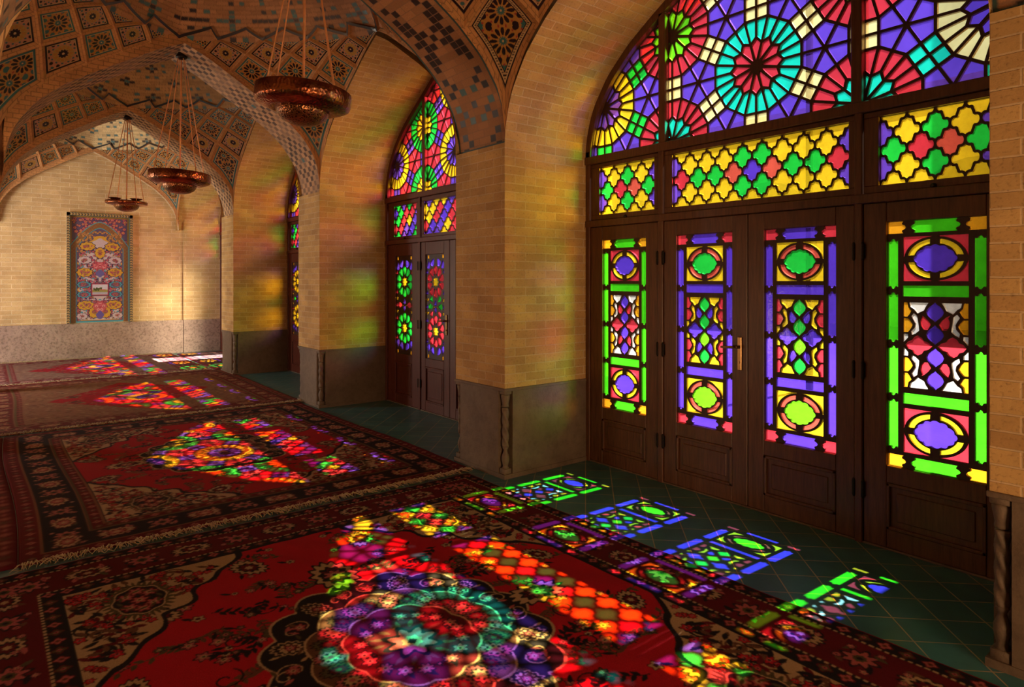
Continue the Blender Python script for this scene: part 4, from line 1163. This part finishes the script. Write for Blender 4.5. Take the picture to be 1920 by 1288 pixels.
def leaf_panel(x0, x1, z0, z1, K):
    """panes of one glazed door leaf; K: dict of colours"""
    w, h = x1 - x0, z1 - z0; out = []
    X = lambda f: x0 + f * w
    Zt = lambda f: z1 - f * h
    e = .004
    for zt, zb in ((.002, .050), (.950, .998)):
        out.append(scallop_bar(X(0) + e, X(.20), Zt(zb), Zt(zt), K['corner'], (0, 1)))
        out.append(scallop_bar(X(.25), X(.75), Zt(zb), Zt(zt), K['strip']))
        out.append(scallop_bar(X(.80), X(1) - e, Zt(zb), Zt(zt), K['corner'], (1, 0)))
    for xa, xb in ((.01, .115), (.885, .99)):
        zs = [.064, .282, .50, .718, .936]
        for a, b in zip(zs, zs[1:]): out.append(scallop_bar(X(xa), X(xb), Zt(b - .007), Zt(a + .007), K['strip'], (1, 1), True))
    xi0, xi1 = X(.17), X(.83)
    out += oval_panes(xi0, xi1, Zt(.245), Zt(.064), K['sq'], K['ring'], K['oval'])
    out += oval_panes(xi0, xi1, Zt(.936), Zt(.755), K['sq'], K['ring'], K['oval2'])
    out.append((rect(xi0, xi1, Zt(.305), Zt(.262)), K['strip'])); out.append((rect(xi0, xi1, Zt(.738), Zt(.695)), K['strip']))
    # centre panel
    cx, cz = (xi0 + xi1) / 2, z1 - .5 * h; W, H = xi1 - xi0, .35 * h
    S = lambda pts: [(cx + a * W, cz + b * H) for a, b in pts]
    mid = []
    dia = lambda b, c: mid.append((S([(0, b + .112), (.035, b + .085), (.075, b + .065), (.115, b + .035), (.135, b), (.115, b - .035), (.075, b - .065), (.035, b - .085), (0, b - .112), (-.035, b - .085), (-.075, b - .065), (-.115, b - .035), (-.135, b), (-.115, b + .035), (-.075, b + .065), (-.035, b + .085)]), c))
    for b, c in ((.382, K['dia']), (.128, K['dia']), (-.128, K['dia2']), (-.382, K['dia'])): dia(b, c)
    for s in (-1, 1):
        mid.append((S([(s * .04, 0), (s * .10, .04), (s * .17, .055), (s * .20, .09), (s * .265, .115), (s * .33, .09), (s * .36, .055), (s * .42, .04), (s * .465, 0), (s * .42, -.04), (s * .36, -.055), (s * .33, -.09), (s * .265, -.115), (s * .20, -.09), (s * .17, -.055), (s * .10, -.04)]), K['flower']))
        for t in (-1, 1):
            mid.append((S([(s * .06, t * .245), (s * .11, t * .185), (s * .175, t * .185), (s * .215, t * .225), (s * .225, t * .275), (s * .20, t * .325), (s * .235, t * .355), (s * .16, t * .325), (s * .10, t * .285)]), K['leaf']))
            mid.append((S([(s * .10, t * .488), (s * .40, t * .488), (s * .385, t * .44), (s * .33, t * .415), (s * .27, t * .365), (s * .215, t * .385), (s * .17, t * .40), (s * .14, t * .445)]), K['scroll']))
            mid.append((S([(s * .275, t * .335), (s * .33, t * .365), (s * .37, t * .33), (s * .335, t * .29), (s * .305, t * .25), (s * .315, t * .20), (s * .37, t * .155), (s * .36, t * .115), (s * .30, t * .135), (s * .245, t * .17), (s * .25, t * .22), (s * .265, t * .28)]), K['scroll']))
            mid.append((S([(s * .492, t * .488), (s * .43, t * .488), (s * .415, t * .43), (s * .365, t * .395), (s * .40, t * .35), (s * .43, t * .325), (s * .492, t * .325)]), K['side']))
            mid.append((S([(s * .492, t * .305), (s * .42, t * .305), (s * .375, t * .27), (s * .345, t * .235), (s * .375, t * .19), (s * .42, t * .15), (s * .492, t * .145)]), K['side']))
            mid.append((S([(s * .492, t * .125), (s * .42, t * .125), (s * .42, t * .085), (s * .47, t * .045), (s * .492, t * .03)]), K['scroll']))
    out += drop_overlaps(mid)
    return out
KB = dict(corner='red', strip='blue', sq='yellow', ring='coral', oval='green', oval2='lime', dia='green', dia2='lime', flower='blue', leaf='blue', scroll='yellow', side='red')
KG = dict(corner='amber', strip='grass', sq='red', ring='yellow', oval='blue', oval2='blue', dia='blue', dia2='blue', flower='red', leaf='red', scroll='white', side='amber')

def star_poly(cx, cz, r, n, inner, ph=PI / 2):
    return [(cx + (r if k % 2 == 0 else r * inner) * math.cos(ph + k * PI / n), cz + (r if k % 2 == 0 else r * inner) * math.sin(ph + k * PI / n)) for k in range(2 * n)]
def petal_panel(x0, x1, z0, z1, pA, pB):
    """tall panel with two petal rosettes, petals between them and small stars"""
    w, h = x1 - x0, z1 - z0; cx = (x0 + x1) / 2; out = []; g = rect(x0 + .003, x1 - .003, z0 + .003, z1 - .003)
    R = w * .49; other = 'green' if pA != 'green' else 'red'
    cs = [z0 + h * .265, z0 + h * .735]
    def ring(x, z, r, n, L, W, c, ph=PI / 2, keep=lambda a, b: True):
        for k in range(n):
            a = k * 2 * PI / n + ph; px, pz = x + r * math.cos(a), z + r * math.sin(a)
            if keep(px, pz): out.append((teardrop(px, pz, L, W, a + PI), c if isinstance(c, str) else c[k % len(c)]))
    for cz in cs:
        out.append((star_poly(cx, cz, R * .34, 8, .66), 'yellow'))
        ring(cx, cz, R * .665, 10, R * .54, R * .39, pA)
        for k in range(10):
            a = (k + .5) * PI / 5 + PI / 2; out.append((star_poly(cx + R * .46 * math.cos(a), cz + R * .46 * math.sin(a), R * .06, 4, .6, a), pB))
            out.append((star_poly(cx + R * .97 * math.cos(a), cz + R * .97 * math.sin(a), R * .15, 5, .5, a), 'yellow'))
    mz = (z0 + z1) / 2
    out.append((teardrop(cx, mz + R * .22, R * .36, R * .26, PI / 2), pB)); out.append((teardrop(cx, mz - R * .22, R * .36, R * .26, -PI / 2), pB))
    for sx in (-1, 1):
        out.append((teardrop(cx + sx * R * .52, mz, R * .50, R * .32, 0 if sx < 0 else PI), other))
        for sz in (-1, 1):
            out.append((teardrop(cx + sx * R * .42, mz + sz * R * .42, R * .40, R * .28, math.atan2(-sz, -sx)), other if sz > 0 else pA))
            out.append((star_poly(cx + sx * R * .86, mz + sz * R * .40, R * .15, 5, .5), 'yellow'))
            out.append((star_poly(cx + sx * R * .18, mz + sz * R * .05, R * .10, 4, .5), 'yellow'))
    for zb, sg in ((z0, 1), (z1, -1)):
        ring(cx, zb + sg * R * .02, R * .55, 10, R * .52, R * .36, [other, pB, pB, 'red', pB, other, pB, pB, 'red', pB], PI / 2, lambda a, b: sg * (b - zb) > R * .22)
        out.append((teardrop(cx, zb + sg * R * .62, R * .5, R * .34, -sg * PI / 2), other))
        for sx in (-1, 1):
            out.append((rect(cx + sx * R * .80 - .014, cx + sx * R * .80 + .014, zb + sg * .028 - .02, zb + sg * .028 + .02), 'amber'))
            out.append((teardrop(cx + sx * R * .78, zb + sg * R * .62, R * .5, R * .3, -sg * PI / 2), pB))
    for zc in np.linspace(z0 + h * .1, z1 - h * .1, 13):
        for sx in (-1, 1): out.append((teardrop(cx + sx * R * .90, zc, R * .26, R * .17, PI / 2), 'red' if pA != 'red' else 'blue'))
    out = [(clip_convex(p if area2(p) > 0 else p[::-1], g), c) for p, c in out]
    return drop_overlaps([(p, c) for p, c in out if len(p) > 2])

def style1(kind, i, j, dx, dz):
    if kind == 'star':
        far = abs(dx) > 1.2
        if far: return ('violet', 'pale' if dx > 0 else 'yellow')
        if abs(dx) < .2: return ('red', 'teal') if abs(dz) < .2 else ('teal', 'red')
        return ('lime', 'red') if dz > 0 else ('teal', 'red')
    if kind == 'square':
        if dx < -1.0: return 'green'
        if dx > 1.0: return 'teal'
        return 'pale'
    return 'violet'
def style2(kind, i, j, dx, dz):
    if kind == 'star':
        return ('yellow', 'green') if (i % 2) else ('violet', 'yellow')
    if kind == 'square': return 'violet'
    return 'red'

def arch_outline(half, spring_z, z0, squash, n=24, a0=None, a1=None):
    """convex outline (ccw) of the fanlight between a0 and a1, from the sill z0 up to the arch"""
    top = lambda a: spring_z + (zp(a / half) - SPRING) * squash
    a0 = -half if a0 is None else a0; a1 = half if a1 is None else a1
    aa = np.unique(np.concatenate([np.linspace(a1, a0, n), [0.0] if a0 < 0 < a1 else [], np.clip(half * (1 - np.geomspace(.001, .2, 8)), a0, a1), np.clip(-half * (1 - np.geomspace(.001, .2, 8)), a0, a1)]))[::-1]
    pts = [(a0, z0), (a1, z0)] + [(a, top(a)) for a in aa if top(a) > z0 + .002]
    return tidy(pts, .004)

def convex_hull(p):
    p = sorted(set((round(a, 6), round(b, 6)) for a, b in p)); 
    def half_(ps):
        o = []
        for q in ps:
            while len(o) > 1 and (o[-1][0] - o[-2][0]) * (q[1] - o[-2][1]) - (o[-1][1] - o[-2][1]) * (q[0] - o[-2][0]) <= 0: o.pop()
            o.append(q)
        return o
    lo, up = half_(p), half_(p[::-1]); return lo[:-1] + up[:-1]

def window_unit(n, y0, y1, yc, wood, spec, label, ids):
    """the whole glazed screen of one alcove, a runs to the right as seen from the hall"""
    half = (y1 - y0) / 2; off = yc - (y0 + y1) / 2
    aL, aR = yc - y1, yc - y0                        # alcove edges in a
    xf0, xf1 = XW - .035, XW + .065                  # frame depth
    w = empty('window_%d' % n, (XW, yc, 0)); tag(w, label, 'window', kind='structure')
    fb = bmesh.new()
    B = lambda a0, a1, z0, z1, x0=xf0, x1=xf1, bev=.004: box(fb, x0, x1, yc - a1, yc - a0, z0, z1, bev)
    m0, m1 = spec['m0'], spec['m1']                  # mullion edges (positive side)
    jl, jr = aL + .001, aR - .001
    jw = .045
    B(jl, jl + jw, 0.0, SPRING + .05); B(jr - jw, jr, 0.0, SPRING + .05)
    for s in (-1, 1): B(min(s * m0, s * m1), max(s * m0, s * m1), 0.0, 2.56)
    B(jl, jr, 2.00, 2.055, xf0 - .008, xf1); B(jl, jr, 2.535, 2.60, xf0 - .012, xf1)
    # curved frame of the fanlight
    fh = min(-aL, aR); ctr = (aL + aR) / 2
    yy, zz = arch_curve(ctr, (aR - aL) / 2 - .001); yi, zi = arch_curve(ctr, (aR - aL) / 2 - .001 - .055); zi = SPRING + (zi - SPRING) * .965 - .02
    k = 0; rings = []
    for a, z, a2, z2 in zip(yy, zz, yi, zi):
        rings.append([fb.verts.new(v) for v in ((xf0, yc - a, z), (xf1, yc - a, z), (xf1, yc - a2, max(z2, 2.6)), (xf0, yc - a2, max(z2, 2.6)))])
    for r0, r1 in zip(rings, rings[1:]):
        for q in range(4):
            try: fb.faces.new((r0[q], r0[(q + 1) % 4], r1[(q + 1) % 4], r1[q]))
            except ValueError: pass
    fm0, fm1 = spec['f0'], spec['f1']
    ih = (aR - aL) / 2 - .056
    top = lambda a: SPRING - .02 + (zp((a - ctr) / ih) - SPRING) * .965
    for s in (-1, 1):
        a0, a1 = min(s * fm0, s * fm1), max(s * fm0, s * fm1)
        B(a0, a1, 2.59, float(min(top(a0), top(a1))) + .03)
    adopt(bm_obj('frame', fb, wood), w)
    # fanlight: three glazed lights
    cells = []
    for a0, a1 in ((ctr - ih + .004, -fm1), (-fm0, fm0), (fm1, ctr + ih - .004)):
        aa = np.concatenate([np.linspace(a0, a1, 40), [ctr]]); aa = aa[(aa >= a0) & (aa <= a1)]; aa = np.sort(aa)
        pts = [(a0, 2.60), (a1, 2.60)] + [(float(a), float(max(2.605, top(a) - .004))) for a in aa]
        cells.append(convex_hull(pts))
    pan = rosette_panes(cells, spec['rc'][0], spec['rc'][1], spec['edge'], spec['style'], spec['came'])
    for cell, pp in zip(cells, pan):
        cell_in = cell
        fl = empty('fanlight', (XW, yc, 2.6)); adopt(fl, w)
        glazing('fan', cell, [(p, c) for p, c in [(inset_any(q, cell), c) for q, c in pp] if p], XW + .02, yc, fl)
    # transom sashes
    for q, (a0, a1, nb) in enumerate(spec['tr']):
        sash = empty('transom_sash', (XW, yc, 2.1)); adopt(sash, w)
        bm = bmesh.new(); sw = .042; z0, z1 = 2.058, 2.533
        o0 = -m0 + .002 if q == 1 else (jl + jw + .002 if q == 0 else m1 + .002); o1 = m0 - .002 if q == 1 else (-m1 - .002 if q == 0 else jr - jw - .002)
        for (b0, b1, c0, c1) in ((o0, o1, z0, spec['tz'][0]), (o0, o1, spec['tz'][1], z1), (o0, a0, spec['tz'][0], spec['tz'][1]), (a1, o1, spec['tz'][0], spec['tz'][1])):
            box(bm, XW - .018, XW + .045, yc - b1, yc - b0, c0, c1, .003)
        adopt(bm_obj('sash_frame', bm, wood), sash)
        glazing('tr', rect(a0, a1, *spec['tz']), transom_panes(a0, a1, spec['tz'][0], spec['tz'][1], nb, spec['trc'](q)), XW + .015, yc, sash)
        if q != 1:
            bm = bmesh.new(); am = (a0 + a1) / 2
            tube(bm, [(XW - .018, yc - am, 2.066), (XW - .028, yc - am, 2.066), (XW - .036, yc - am, 2.066)], [.016, .014, .007], 12); adopt(bm_obj('knob', bm, M_IRON), sash)
    # four glazed leaves
    for q, (o0, o1, g0, g1) in enumerate(spec['leaf']):
        if q == 0: o0 = jl + jw + .003
        if q == 3: o1 = jr - jw - .003
        d = empty('door_%d' % ids[q], (XW, yc - (o0 + o1) / 2, 0))
        tag(d, spec['leaf_label'][q], 'door', kind='structure')
        open_ = spec.get('open') == q
        bm = bmesh.new(); x0, x1 = XW - .022, XW + .03
        gz0, gz1 = spec['gz']; pz0, pz1 = .12, gz0 - .10
        def bb(a0, a1, z0, z1, xa=x0, xb=x1, bv=.004): box(bm, xa, xb, yc - a1, yc - a0, z0, z1, bv)
        bb(o0, g0, .012, 1.998); bb(g1, o1, .012, 1.998); bb(g0, g1, gz1, 1.998); bb(g0, g1, pz1, gz0); bb(g0, g1, .012, pz0)
        for (a0, a1, z0, z1) in ((g0, g0 + .018, pz0, pz1), (g1 - .018, g1, pz0, pz1), (g0, g1, pz0, pz0 + .018), (g0, g1, pz1 - .018, pz1)): bb(a0, a1, z0, z1, x0 - .006, x0 + .02, .003)
        parts = [adopt(bm_obj('leaf_frame', bm, wood), d)]
        bm = bmesh.new(); box(bm, x0 + .012, x1 - .012, yc - g1, yc - g0, pz0, pz1); box(bm, x0 + .006, x1 - .02, yc - g1 + .05, yc - g0 - .05, pz0 + .05, pz1 - .05, .005)
        parts.append(adopt(bm_obj('wood_panel', bm, wood), d))
        parts += glazing('leaf', rect(g0, g1, gz0, gz1), spec['panes'](q, g0, g1, gz0, gz1), XW + .004, yc, d)
        # hinges on the mullion side
        hs = o0 if q in (1,) else (o1 if q in (0, 2) else o0)
        bm = bmesh.new()
        for hz in (.32, 1.02, 1.72):
            tube(bm, [(x0 - .012, yc - hs, hz - .055), (x0 - .012, yc - hs, hz - .045), (x0 - .012, yc - hs, hz + .045), (x0 - .012, yc - hs, hz + .055)], [.005, .010, .010, .005], 8)
            box(bm, x0 - .008, x0 + .001, yc - hs - .012, yc - hs + .012, hz - .04, hz + .04)
        if n < 4: adopt(bm_obj('hinges', bm, M_IRON), d)
        else: bm.free()
        if q == 1:
            bm = bmesh.new(); ha = (g1 + o1) / 2 + .005
            box(bm, x0 - .012, x0, yc - ha - .016, yc - ha + .016, .93, 1.16, .004)
            tube(bm, [(x0 - .01, yc - ha, 1.09), (x0 - .05, yc - ha, 1.09), (x0 - .056, yc - ha + .02, 1.09), (x0 - .054, yc - ha + .115, 1.085)], [.011, .010, .010, .008], 10)
            tube(bm, [(x0 - .018, yc - ha, .985), (x0 - .006, yc - ha, .985)], [.008, .008], 10)
            adopt(bm_obj('handle', bm, M_BRASS), d)
        if open_:
            d.location.y = yc - o0; 
            for p_ in d.children: p_.matrix_parent_inverse = Matrix.Translation(-Vector((XW, yc - o0, 0)))
            d.rotation_euler = (0, 0, math.radians(78))
    bm = bmesh.new()
    for s_ in (-1, 1):
        box(bm, XW + .031, XW + .045, yc - s_ * (m0 + m1) / 2 - .055, yc - s_ * (m0 + m1) / 2 + .055, 0, 2.03)
    if not spec.get('open'): box(bm, XW + .031, XW + .045, yc - .03, yc + .03, 0, 2.03)
    box(bm, XW + .031, XW + .045, yc - jl - .075, yc - jl, 0, 2.03); box(bm, XW + .031, XW + .045, yc - jr, yc - jr + .075, 0, 2.03)
    if spec.get('open') is None: box(bm, XW + .031, XW + .045, y0, y1, 0, .06)
    box(bm, XW + .046, XW + .058, y0, y1, 1.97, 2.075); box(bm, XW + .046, XW + .058, y0, y1, 2.515, 2.61)
    adopt(bm_obj('door_stop', bm, wood), w)
    bm = bmesh.new(); box(bm, XW - .03, XW + .3, y0, y1, 0.0, .012, .003); sl = bm_obj('threshold', bm, M_DADO); adopt(sl, w)
    return w
def inset_any(p, cell):
    return clip_convex(p, inset(cell, .004))

def trc1(q):
    def f(r, k, n, cx, cz):
        if r in (0, 4): return 'yellow'
        if r == 2:
            if q == 1:
                if k in (0, n - 1): return 'red'
                s = min(k, n - 1 - k); return {1: 'green', 2: 'green', 3: 'coral', 4: 'blue'}.get(s, 'red')
            return {0: 'green', 1: 'red', 2: 'coral', 3: 'green'}[k] if n == 4 else 'red'
        if q == 1:
            return 'violet' if k in (0, n - 1) else ('green' if k in (n // 2 - 1, n // 2) and n % 2 == 0 else 'yellow')
        return 'violet' if k in (0, n - 1) else ('green' if k == n // 2 else 'yellow')
    return f
# in the first window the middle row holds the full cells, so rows 1 and 3 run one cell further
def transom_panes(x0, x1, z0, z1, nb, colors, came=.0070, edge=None):
    w, h = x1 - x0, z1 - z0; dx = w / nb; dz = h / 2
    box_ = rect(x0 + .003, x1 - .003, z0 + .003, z1 - .003); out = []
    for r in range(5):
        cz = z0 + r * dz / 2; full = (r % 2 == 0)
        n = nb if full else nb + 1
        for k in range(n):
            cx = x0 + (k + .5) * dx if full else x0 + k * dx
            p = clip_convex(quat_cell(cx, cz, dx, dz, came), box_)
            if len(p) >= 3: out.append((p, colors(r, k, n, cx, cz)))
    return out
def trc2(q):
    def f(r, k, n, cx, cz):
        h = (k * 3 + r * 2 + q) % 5
        if q == 0 or q == 2: return 'yellow' if (r == 2 and k == n // 2) else (['red', 'blue', 'red', 'violet', 'green'][h] if k not in (0,) or r % 2 else 'green')
        return ['yellow', 'blue', 'yellow', 'red', 'violet'][h] if k < n // 2 else ['red', 'blue', 'red', 'violet', 'red'][h]
    return f

spec1 = dict(m0=.71, m1=.755, f0=.69, f1=.752, rc=(.045, 3.0), edge=.1705, style=style1, came=.0085, tz=(2.10, 2.50),
             tr=[(-1.39, -.805, 4), (-.635, .67, 9), (.84, 1.41, 4)], trc=trc1, gz=(.485, 1.885),
             leaf=[(-1.485, -.758, -1.35, -.885), (-.707, -.003, -.59, -.12), (.003, .707, .12, .595), (.758, 1.55, .885, 1.37)],
             leaf_label=['green bordered glass door leaf at the left of the nearest window', 'blue bordered glass door with brass lever handle, left of the middle pair',
                         'blue bordered glass door without a handle, right of the middle pair', 'green bordered glass door leaf at the right edge of the picture'],
             panes=lambda q, a, b, c, d: leaf_panel(a, b, c, d, KG if q in (0, 3) else KB))
window_unit(1, ALC[0][0], ALC[0][1], 2.50, M_WOOD, spec1, 'nearest arched screen of red, teal and violet glass rosettes', (1, 2, 3, 4))
def spec_far(labels, sty, alt):
    return dict(m0=.62, m1=.665, f0=.52, f1=.58, rc=(.05, 3.0), edge=.160, style=sty, came=.006, tz=(2.095, 2.485),
                tr=[(-1.29, -.735, 4), (-.56, .56, 7), (.735, 1.29, 4)], trc=trc2, gz=(.63, 1.85),
                leaf=[(-1.395, -.668, -1.25, -.835), (-.617, -.003, -.52, -.12), (.003, .617, .12, .52), (.668, 1.395, .835, 1.25)],
                leaf_label=labels, panes=lambda q, a, b, c, d: petal_panel(a, b, c, d, ('green', 'red', 'green', 'red')[q] if not alt else ('yellow', 'green', 'yellow', 'green')[q], 'blue'))
L2 = ['door leaf of green petal glass at the left of the second window', 'door leaf of red petal glass beside the lit pier in the second window', 'third door leaf of the second window, hidden by the pier', 'fourth door leaf of the second window, hidden by the pier']
window_unit(2, ALC[1][0], ALC[1][1], 6.18, M_WOOD_RED, spec_far(L2, style2, False), 'second arched screen with green and yellow glass rosettes', (5, 6, 7, 8))
L3 = ['thin visible strip of the third window, leftmost glazed door leaf', 'second door leaf of the third window, hidden by its pier', 'third door leaf of the third window, hidden by its pier', 'fourth door leaf of the third window, hidden by its pier']
window_unit(3, ALC[2][0], ALC[2][1], 9.78, M_WOOD_RED, spec_far(L3, style2, True), 'third arched glass screen seen as a thin strip past its pier', (9, 10, 11, 12))
L4 = ['first door leaf of the last window bay beside the end wall', 'door leaf standing open in the last window bay', 'third door leaf of the last window bay', 'fourth door leaf of the last window bay']
s4 = spec_far(L4, style2, True); s4.update(m0=.72, m1=.765, open=1)
s4['tr'] = [(-1.50, -.84, 4), (-.66, .66, 7), (.84, 1.70, 4)]
s4['leaf'] = [(-1.5, -.77, -1.35, -.92), (-.715, -.003, -.58, -.16), (.003, .715, .16, .58), (.77, 1.60, .95, 1.55)]
window_unit(4, ALC[3][0], ALC[3][1], 13.75, M_WOOD_RED, s4, 'last arched glass screen beside the end wall', (13, 14, 15, 16))

# ------------------------------------------------------------------ hanging copper lamps
def lamp(label, y, zdisc, tilt, ztop, cups, R=.315):
    c = Vector((1.685, y, zdisc)); t = empty('hanging_lamp', c); tag(t, label, 'lamp')
    Rm = Matrix.Rotation(tilt[0], 4, 'X') @ Matrix.Rotation(tilt[1], 4, 'Y')
    def place(bm): bmesh.ops.transform(bm, matrix=Matrix.Translation(c) @ Rm, verts=bm.verts[:]); return bm
    bm = bmesh.new(); h = .050 if not cups else .022
    lathe(bm, [(R * .55, h - .012), (R * .93, h - .010), (R * .985, h), (R, h - .004), (R * 1.0, -h * .6), (R * .975, -h), (R * .90, -h * 1.25), (R * .70, -h * 1.75), (R * .56, -h * 1.85), (R * .52, -h * 1.6)], (0, 0, 0), 64)
    adopt(bm_obj('dish', place(bm), M_COPPER, None, True), t)
    bm = bmesh.new(); r2 = .175
    lathe(bm, [(r2 * .98, -h * 1.5), (r2, -h * 1.8), (r2 * .97, -h * 1.8 - .02), (r2 * .86, -h * 1.8 - .048), (r2 * .66, -h * 1.8 - .074), (r2 * .4, -h * 1.8 - .09), (r2 * .12, -h * 1.8 - .097), (.004, -h * 1.8 - .098)], (0, 0, 0), 48)
    adopt(bm_obj('pierced_bowl', place(bm), M_PIERCED, None, True), t)
    top = Vector((1.70, y, ztop))
    n = 4
    for k in range(n):
        a = .35 + 2 * PI * k / n; p = c + Rm @ Vector((R * .97 * math.cos(a), R * .97 * math.sin(a), 0)); q = top + Vector((.035 * math.cos(a), .035 * math.sin(a), -.05))
        bm = bmesh.new(); tube(bm, [p + Vector((0, 0, -.03)), p, p + (q - p) * .5, q], .0052, 6); adopt(bm_obj('rod', bm, M_ROD), t)
    bm = bmesh.new(); tube(bm, [c + Vector((0, 0, h * .3)), c + (top - c) * .5, top + Vector((0, 0, -.02))], .009, 8); o = adopt(bm_obj('centre_rod', bm, M_ROD), t); o['label'] = 'thicker middle rod'
    bm = bmesh.new(); lathe(bm, [(.012, -.075), (.055, -.055), (.06, -.04), (.045, -.02), (.03, .02)], top, 16); adopt(bm_obj('ceiling_rose', bm, M_IRON, None, True), t)
    if cups:
        for (ax, ay) in ((-.15, .05), (.12, -.05)):
            bm = bmesh.new(); lathe(bm, [(.03, .0), (.045, .03), (.085, .055), (.09, .06), (.07, .056), (.02, .04)], (ax, ay, h - .012), 24); adopt(bm_obj('cup', place(bm), M_PIERCED, None, True), t)
    return t
lamp('nearest hanging copper dish lamp with a pierced bowl below the first arch', 4.376, 2.785, (math.radians(2.0), math.radians(3.5)), 4.07, False)
lamp('middle hanging copper dish lamp below the second arch', 8.015, 2.69, (math.radians(1.0), math.radians(2.5)), 4.07, False)
lamp('farthest and thinnest hanging lamp with small cups, above the tile mural', 11.56, 2.73, (math.radians(0.5), math.radians(1.5)), 4.07, True, .285)

# ------------------------------------------------------------------ courtyard outside the glass
bm = bmesh.new(); box(bm, XW + .31, 40, -40, 60, -.4, -.02); tag(bm_obj('courtyard_ground', bm, mat_stone('court_paving', (.12, .112, .10), (.16, .15, .135), .2, 8)), 'pale courtyard paving seen through the clear panes', 'ground', kind='structure')
bm = bmesh.new(); box(bm, 24, 25, -4, 60, -.1, 8.0)
fac = bm_obj('courtyard_facade', bm, mat_stone('court_wall', (.50, .44, .36), (.60, .53, .44), .2, 5)); tag(fac, 'pale wall across the courtyard seen through the glass', 'facade', kind='structure')
for k in range(6):
    bm = bmesh.new(); yk = 0 + k * 7
    aa = np.linspace(0, PI, 14); pr = [(yk - 2, 0)] + [(yk - 2 * math.cos(a), 3.2 + 2.2 * math.sin(a)) for a in aa] + [(yk + 2, 0)]
    f = bm.faces.new([bm.verts.new((23.97, y, z)) for y, z in pr]); r = bmesh.ops.extrude_face_region(bm, geom=[f]); bmesh.ops.translate(bm, verts=[v for v in r['geom'] if isinstance(v, bmesh.types.BMVert)], vec=(.6, 0, 0))
    o = bm_obj('niche', bm, mat_stone('court_niche', (.30, .27, .24), (.40, .36, .30), .2, 5)); o.parent = fac
bm = bmesh.new(); box(bm, XW + .4, 26, -30, -2.5, -.3, -.012); tag(bm_obj('bounce_slab', bm, mat_stone('bounce_white', (.80, .76, .68), (.86, .83, .76), .1, 6)), 'unseen white slab added outside to bounce sunlight up through the windows', 'reflector', kind='structure')  # unseen pale slab, added to throw sunlight up onto the barrels
# unseen block added to keep sun off the first window's right side
bm = bmesh.new(); box(bm, 5.15, 5.6, .35, 1.36, -.02, 6.0, .02); tag(bm_obj('sun_block', bm, M_PLASTER), 'unseen block added outside to shade the right side of the first window', 'sun_block', kind='structure')
# unseen panel on posts, added to shade the second and third windows' doors
sh = empty('added_shade', (9, 8, 0)); tag(sh, 'unseen panel on posts added to shade the doors of two windows', 'sun_screen')
bm = bmesh.new(); box(bm, 8.7, 9.7, 4.6, 11.7, 7.35, 7.40); adopt(bm_obj('shade_panel', bm, mat_plain('shade_panel', (.6, .55, .45), .9)), sh)
for (x, y) in ((9.2, 4.7), (9.2, 11.6)):
    bm = bmesh.new(); tube(bm, [(x, y, -.02), (x, y, 4), (x, y, 7.36)], .05, 10); adopt(bm_obj('post', bm, M_IRON), sh)
